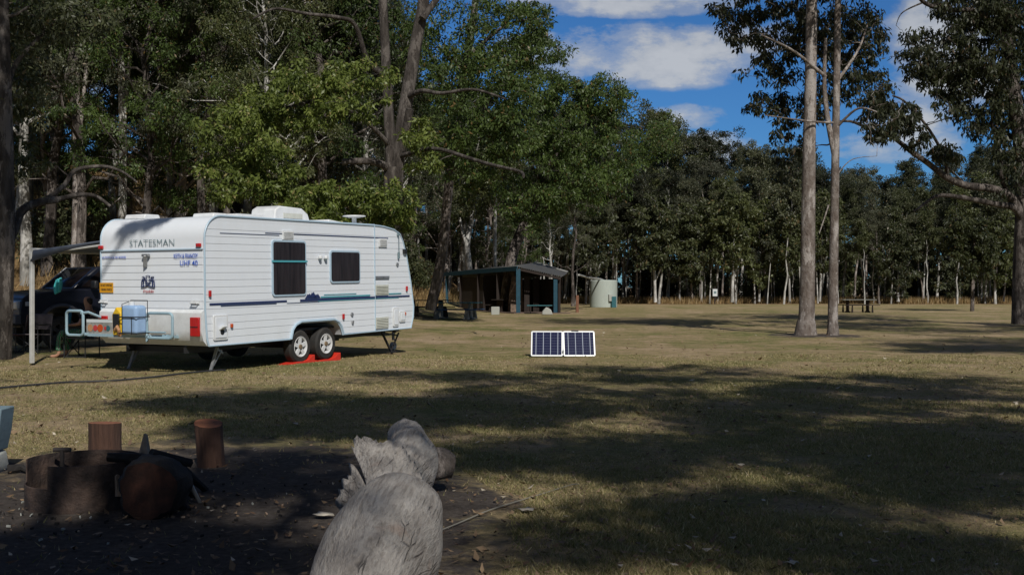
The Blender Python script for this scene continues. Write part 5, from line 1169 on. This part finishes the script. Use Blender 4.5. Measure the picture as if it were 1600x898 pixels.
# pale trunks that stand out at the wood's edge
def pale(px, py0, py1, wpx, Z, lab, fork=True, seed=0, lean=0):
    r_ = wpx * .36 * Z / FPX; q = [limb(Z, [(px, py0), (px + lean * .3, (py0 * 2 + py1) / 3), (px + lean, py1)], r_ * 1.15, r_ * .7)]
    if fork: q.append(limb(Z, [(px + lean * .3, (py0 * 2 + py1) / 3), (px + wpx * 1.6, (py0 + py1 * 2) / 3), (px + wpx * 2.2, py1 + 4)], r_ * .6, r_ * .3)); q.append(limb(Z, [(px + lean * .5, (py0 + py1) / 2), (px - wpx * 1.3, py1 + 12)], r_ * .5, r_ * .2))
    hero('gum_tree', lab, q, [(px + lean, py1 - 20, 30, 46, Z - .5, 1.5, 44, .8), (px + lean, py1 + 35, 20, 16, Z, 1.5, 6, .6)], M['bark_white'], M['leaf_olive'], 90, .3, .15, seed, 'pale trunked gums standing out at the wood edge')
Zw = 94.5
for i, (px, a, b_, w_, fk, ln, lab) in enumerate(((1024, 472, 380, 7, True, -3, 'white forked gum trunk at the wood edge just right of the tank'), (1096, 472, 385, 5, False, 2, 'slim straight white gum trunk left of the small sign'),
        (1144, 472, 370, 7, True, 3, 'stout white gum trunk at the wood edge right of the small sign'), (1186, 471, 390, 5, False, 4, 'slim curving white gum trunk between the sign and the paired trunks'),
        (1234, 471, 375, 5, False, -3, 'slender white gum trunk just left of the thick bare trunk'), (1281, 471, 370, 5, True, 4, 'white forked gum trunk seen between the paired trunks'),
        (1403, 471, 415, 7, True, 1, 'white forked gum trunk at the wood edge behind the lawn table'), (1495, 471, 425, 4, False, 0, 'short white gum trunk left of the lone slim dark tree'),
        (1568, 471, 395, 4, True, 8, 'leaning white dead looking gum near the right edge'), (930, 470, 375, 6, True, 2, 'white gum trunk rising directly behind the tank'), (1062, 472, 395, 4, False, 1, 'thin white gum trunk above the small teal table'))):
    pale(px, a, b_, w_, Zw + (i * 1.7) % 3, lab, fk, 400 + i, ln)
hero('gum_tree', 'pale smooth gum trunk left of the shelter roof with a forked top', [limb(78, [(733, 472), (733, 420), (730, 380), (738, 340), (742, 315)], .26, .17), limb(78, [(730, 385), (722, 360), (718, 340)], .14, .08)], [(735, 290, 36, 36, 78, 2, 30, .9)], M['bark_white'], M['leaf_olive'], 100, .28, .12, 31)
hero('gum_tree', 'very straight thin pale trunk seen through the shelter opening', [limb(76, [(773, 476), (773, 400), (774, 330), (775, 290)], .13, .10)], [(775, 270, 30, 30, 76, 2, 22, .9)], M['bark_white'], M['leaf_olive'], 100, .28, .12, 32)
for i, (px, py0, py1, w_, Z, lab) in enumerate(((189, 330, -30, 13, 44, 'tall pale grey trunk above the rear end of the caravan roof'), (328, 330, 60, 9, 45, 'slim pale trunk above the rear roof hatches of the caravan'), (262, 320, -30, 9, 47, 'thin grey trunk between the two pale trunks above the caravan'),
        (118, 330, 20, 15, 42, 'dark grey trunk behind the bare arms of the left edge tree'), (500, 300, -30, 8, 46, 'slim grey trunk under the crossing limb of the forked gum'), (722, 350, 200, 8, 88, 'grey trunk in shade between the forked gum and the shelter'))):
    x = pxx(px, Z); gh = float(ground_h(x, Z)); py_g = HOR - (gh - EYE) * FPX / Z; r_ = w_ / 2 * Z / FPX
    hero('gum_tree', lab, [limb(Z, [(px, py_g + 3), (px + 3, (py_g + py1) / 2), (px - 4, py1)], r_ * 1.2, r_ * .7), limb(Z, [(px + 3, (py_g + py1) / 2), (px + 22, py1 + 40), (px + 30, py1)], r_ * .5, r_ * .2)],
         [(px, py1 - 10, 40, 40, Z, 2, 20, .7), (px + 20, py1 + 60, 35, 35, Z + 1, 1.5, 12, .55)], M['bark_pale'] if i != 3 else M['bark_mid'], M['leaf_green'], 120, .2, .08, 500 + i, 'single trunks of the wood behind the caravan')

# ---------------------------------------------------------------- trees beside and behind the camera: they throw the shade on the lawn
rs = np.random.default_rng(77)
shade = [  # ground patches in shade: px, py, half width, half height (photo), count
    (900, 582, 330, 14, 34), (1000, 618, 430, 26, 62), (1350, 650, 300, 44, 62), (440, 628, 210, 20, 50), (470, 668, 170, 12, 26), (740, 640, 190, 24, 50),
    (900, 712, 260, 28, 30), (1250, 705, 260, 26, 27), (1480, 740, 200, 34, 24), (450, 740, 160, 28, 18), (110, 850, 260, 30, 10), (240, 770, 60, 14, 3), (330, 868, 330, 40, 16), (1180, 800, 260, 26, 17), (880, 860, 120, 18, 4), (1400, 860, 260, 30, 13),
    (1420, 600, 200, 20, 40), (1530, 690, 110, 20, 12), (650, 590, 120, 12, 10), (1500, 530, 130, 16, 14), (1480, 512, 190, 9, 90), (1530, 540, 150, 12, 60), (1300, 507, 120, 5, 40), (40, 535, 80, 14, 60), (100, 548, 20, 6, 5)]
SH = []
cot = 1 / math.tan(R(SUN_EL)); hx, hy = math.sin(R(SUN_AZ)), math.cos(R(SUN_AZ))
for (px, py, rx, ry, cnt) in shade:
    for i in range(cnt):
        a = rs.random() * 6.28; q = math.sqrt(rs.random()); gpx, gpy = px + rx * q * math.cos(a), py + ry * q * math.sin(a)
        if 480 < gpx < 700 and gpy > 680 and rs.random() < .88: continue
        G_ = at(gpx, max(gpy, 500)); h = rs.uniform(10.5, 16.5) if gpy > 540 else rs.uniform(12, 17)
        SH.append((np.array([G_.x + h * cot * hx, G_.y + h * cot * hy, h]), rs.uniform(.36, .84) * (1 if G_.y < 26 else 1.7)))
P_ = at(222, 346, 19.6)
for q in (-.25, .1, .35): SH.append((np.array([P_.x + q, P_.y, P_.z]) + np.array([cot * hx, cot * hy, 1.0]) * 9.5, .13))
trunks = [(-9.5, -5.0, 'broad gum tree standing left of and behind the viewer'), (1.5, -9.0, 'gum tree standing directly behind the viewer'), (9.5, -6.0, 'gum tree standing right of and behind the viewer'), (17.5, 2.0, 'gum tree standing out of view on the right near the viewer'), (20.5, 17.0, 'gum tree standing out of view far on the right side of the lawn')]
own = [[] for _ in trunks]
for c_, r_ in SH:
    j = int(np.argmin([math.hypot(c_[0] - tx, (c_[1] - ty) * .8) for tx, ty, _ in trunks])); own[j].append((c_, r_))
for j, (tx, ty, lab) in enumerate(trunks):
    if not own[j]: continue
    top = 14; K = smooth_path([(tx, ty, -.2, 0), (tx + .2, ty + .1, 5, 0), (tx - .1, ty + .4, 10, 0), (tx + .2, ty + .8, top, 0)], 16)[:, :3]
    Ls = [(K, np.linspace(.34, .12, 16))]; cc = np.array([c_ for c_, r_ in own[j]])
    for q in range(6):      # main limbs reach to groups of leaf clumps
        tgt = cc[rs.integers(len(cc))] - np.array([0, 0, .8]); st_ = K[7 + q]; Ls.append((noise_path(rs, st_, tgt, 10, .05, .08), np.linspace(.11, .03, 10)))
    hero('gum_tree', lab, Ls, [], M['bark_mid'], M['leaf_dark'], 150, .20, .08, 600 + j, extra=own[j])

# trees of one kind that share a place are told apart by their order from the left
by = {}
for o in bpy.data.objects:
    if o.parent is None and o.get('group') and o.get('label') and o.type in ('EMPTY', 'MESH'): by.setdefault(o['label'], []).append(o)
ORD = ['leftmost', 'second from left', 'third from left', 'fourth from left', 'fifth from left', 'sixth from left', 'seventh from left', 'eighth from left', 'ninth from left', 'tenth from left']
for lab, os_ in by.items():
    if len(os_) > 1:
        os_.sort(key=lambda o: o.location.x / max(1, o.location.y))
        for i, o in enumerate(os_):
            if i < len(ORD): o['label'] = lab + ', ' + (ORD[i] if i < len(os_) - 1 or i == 0 else 'rightmost')
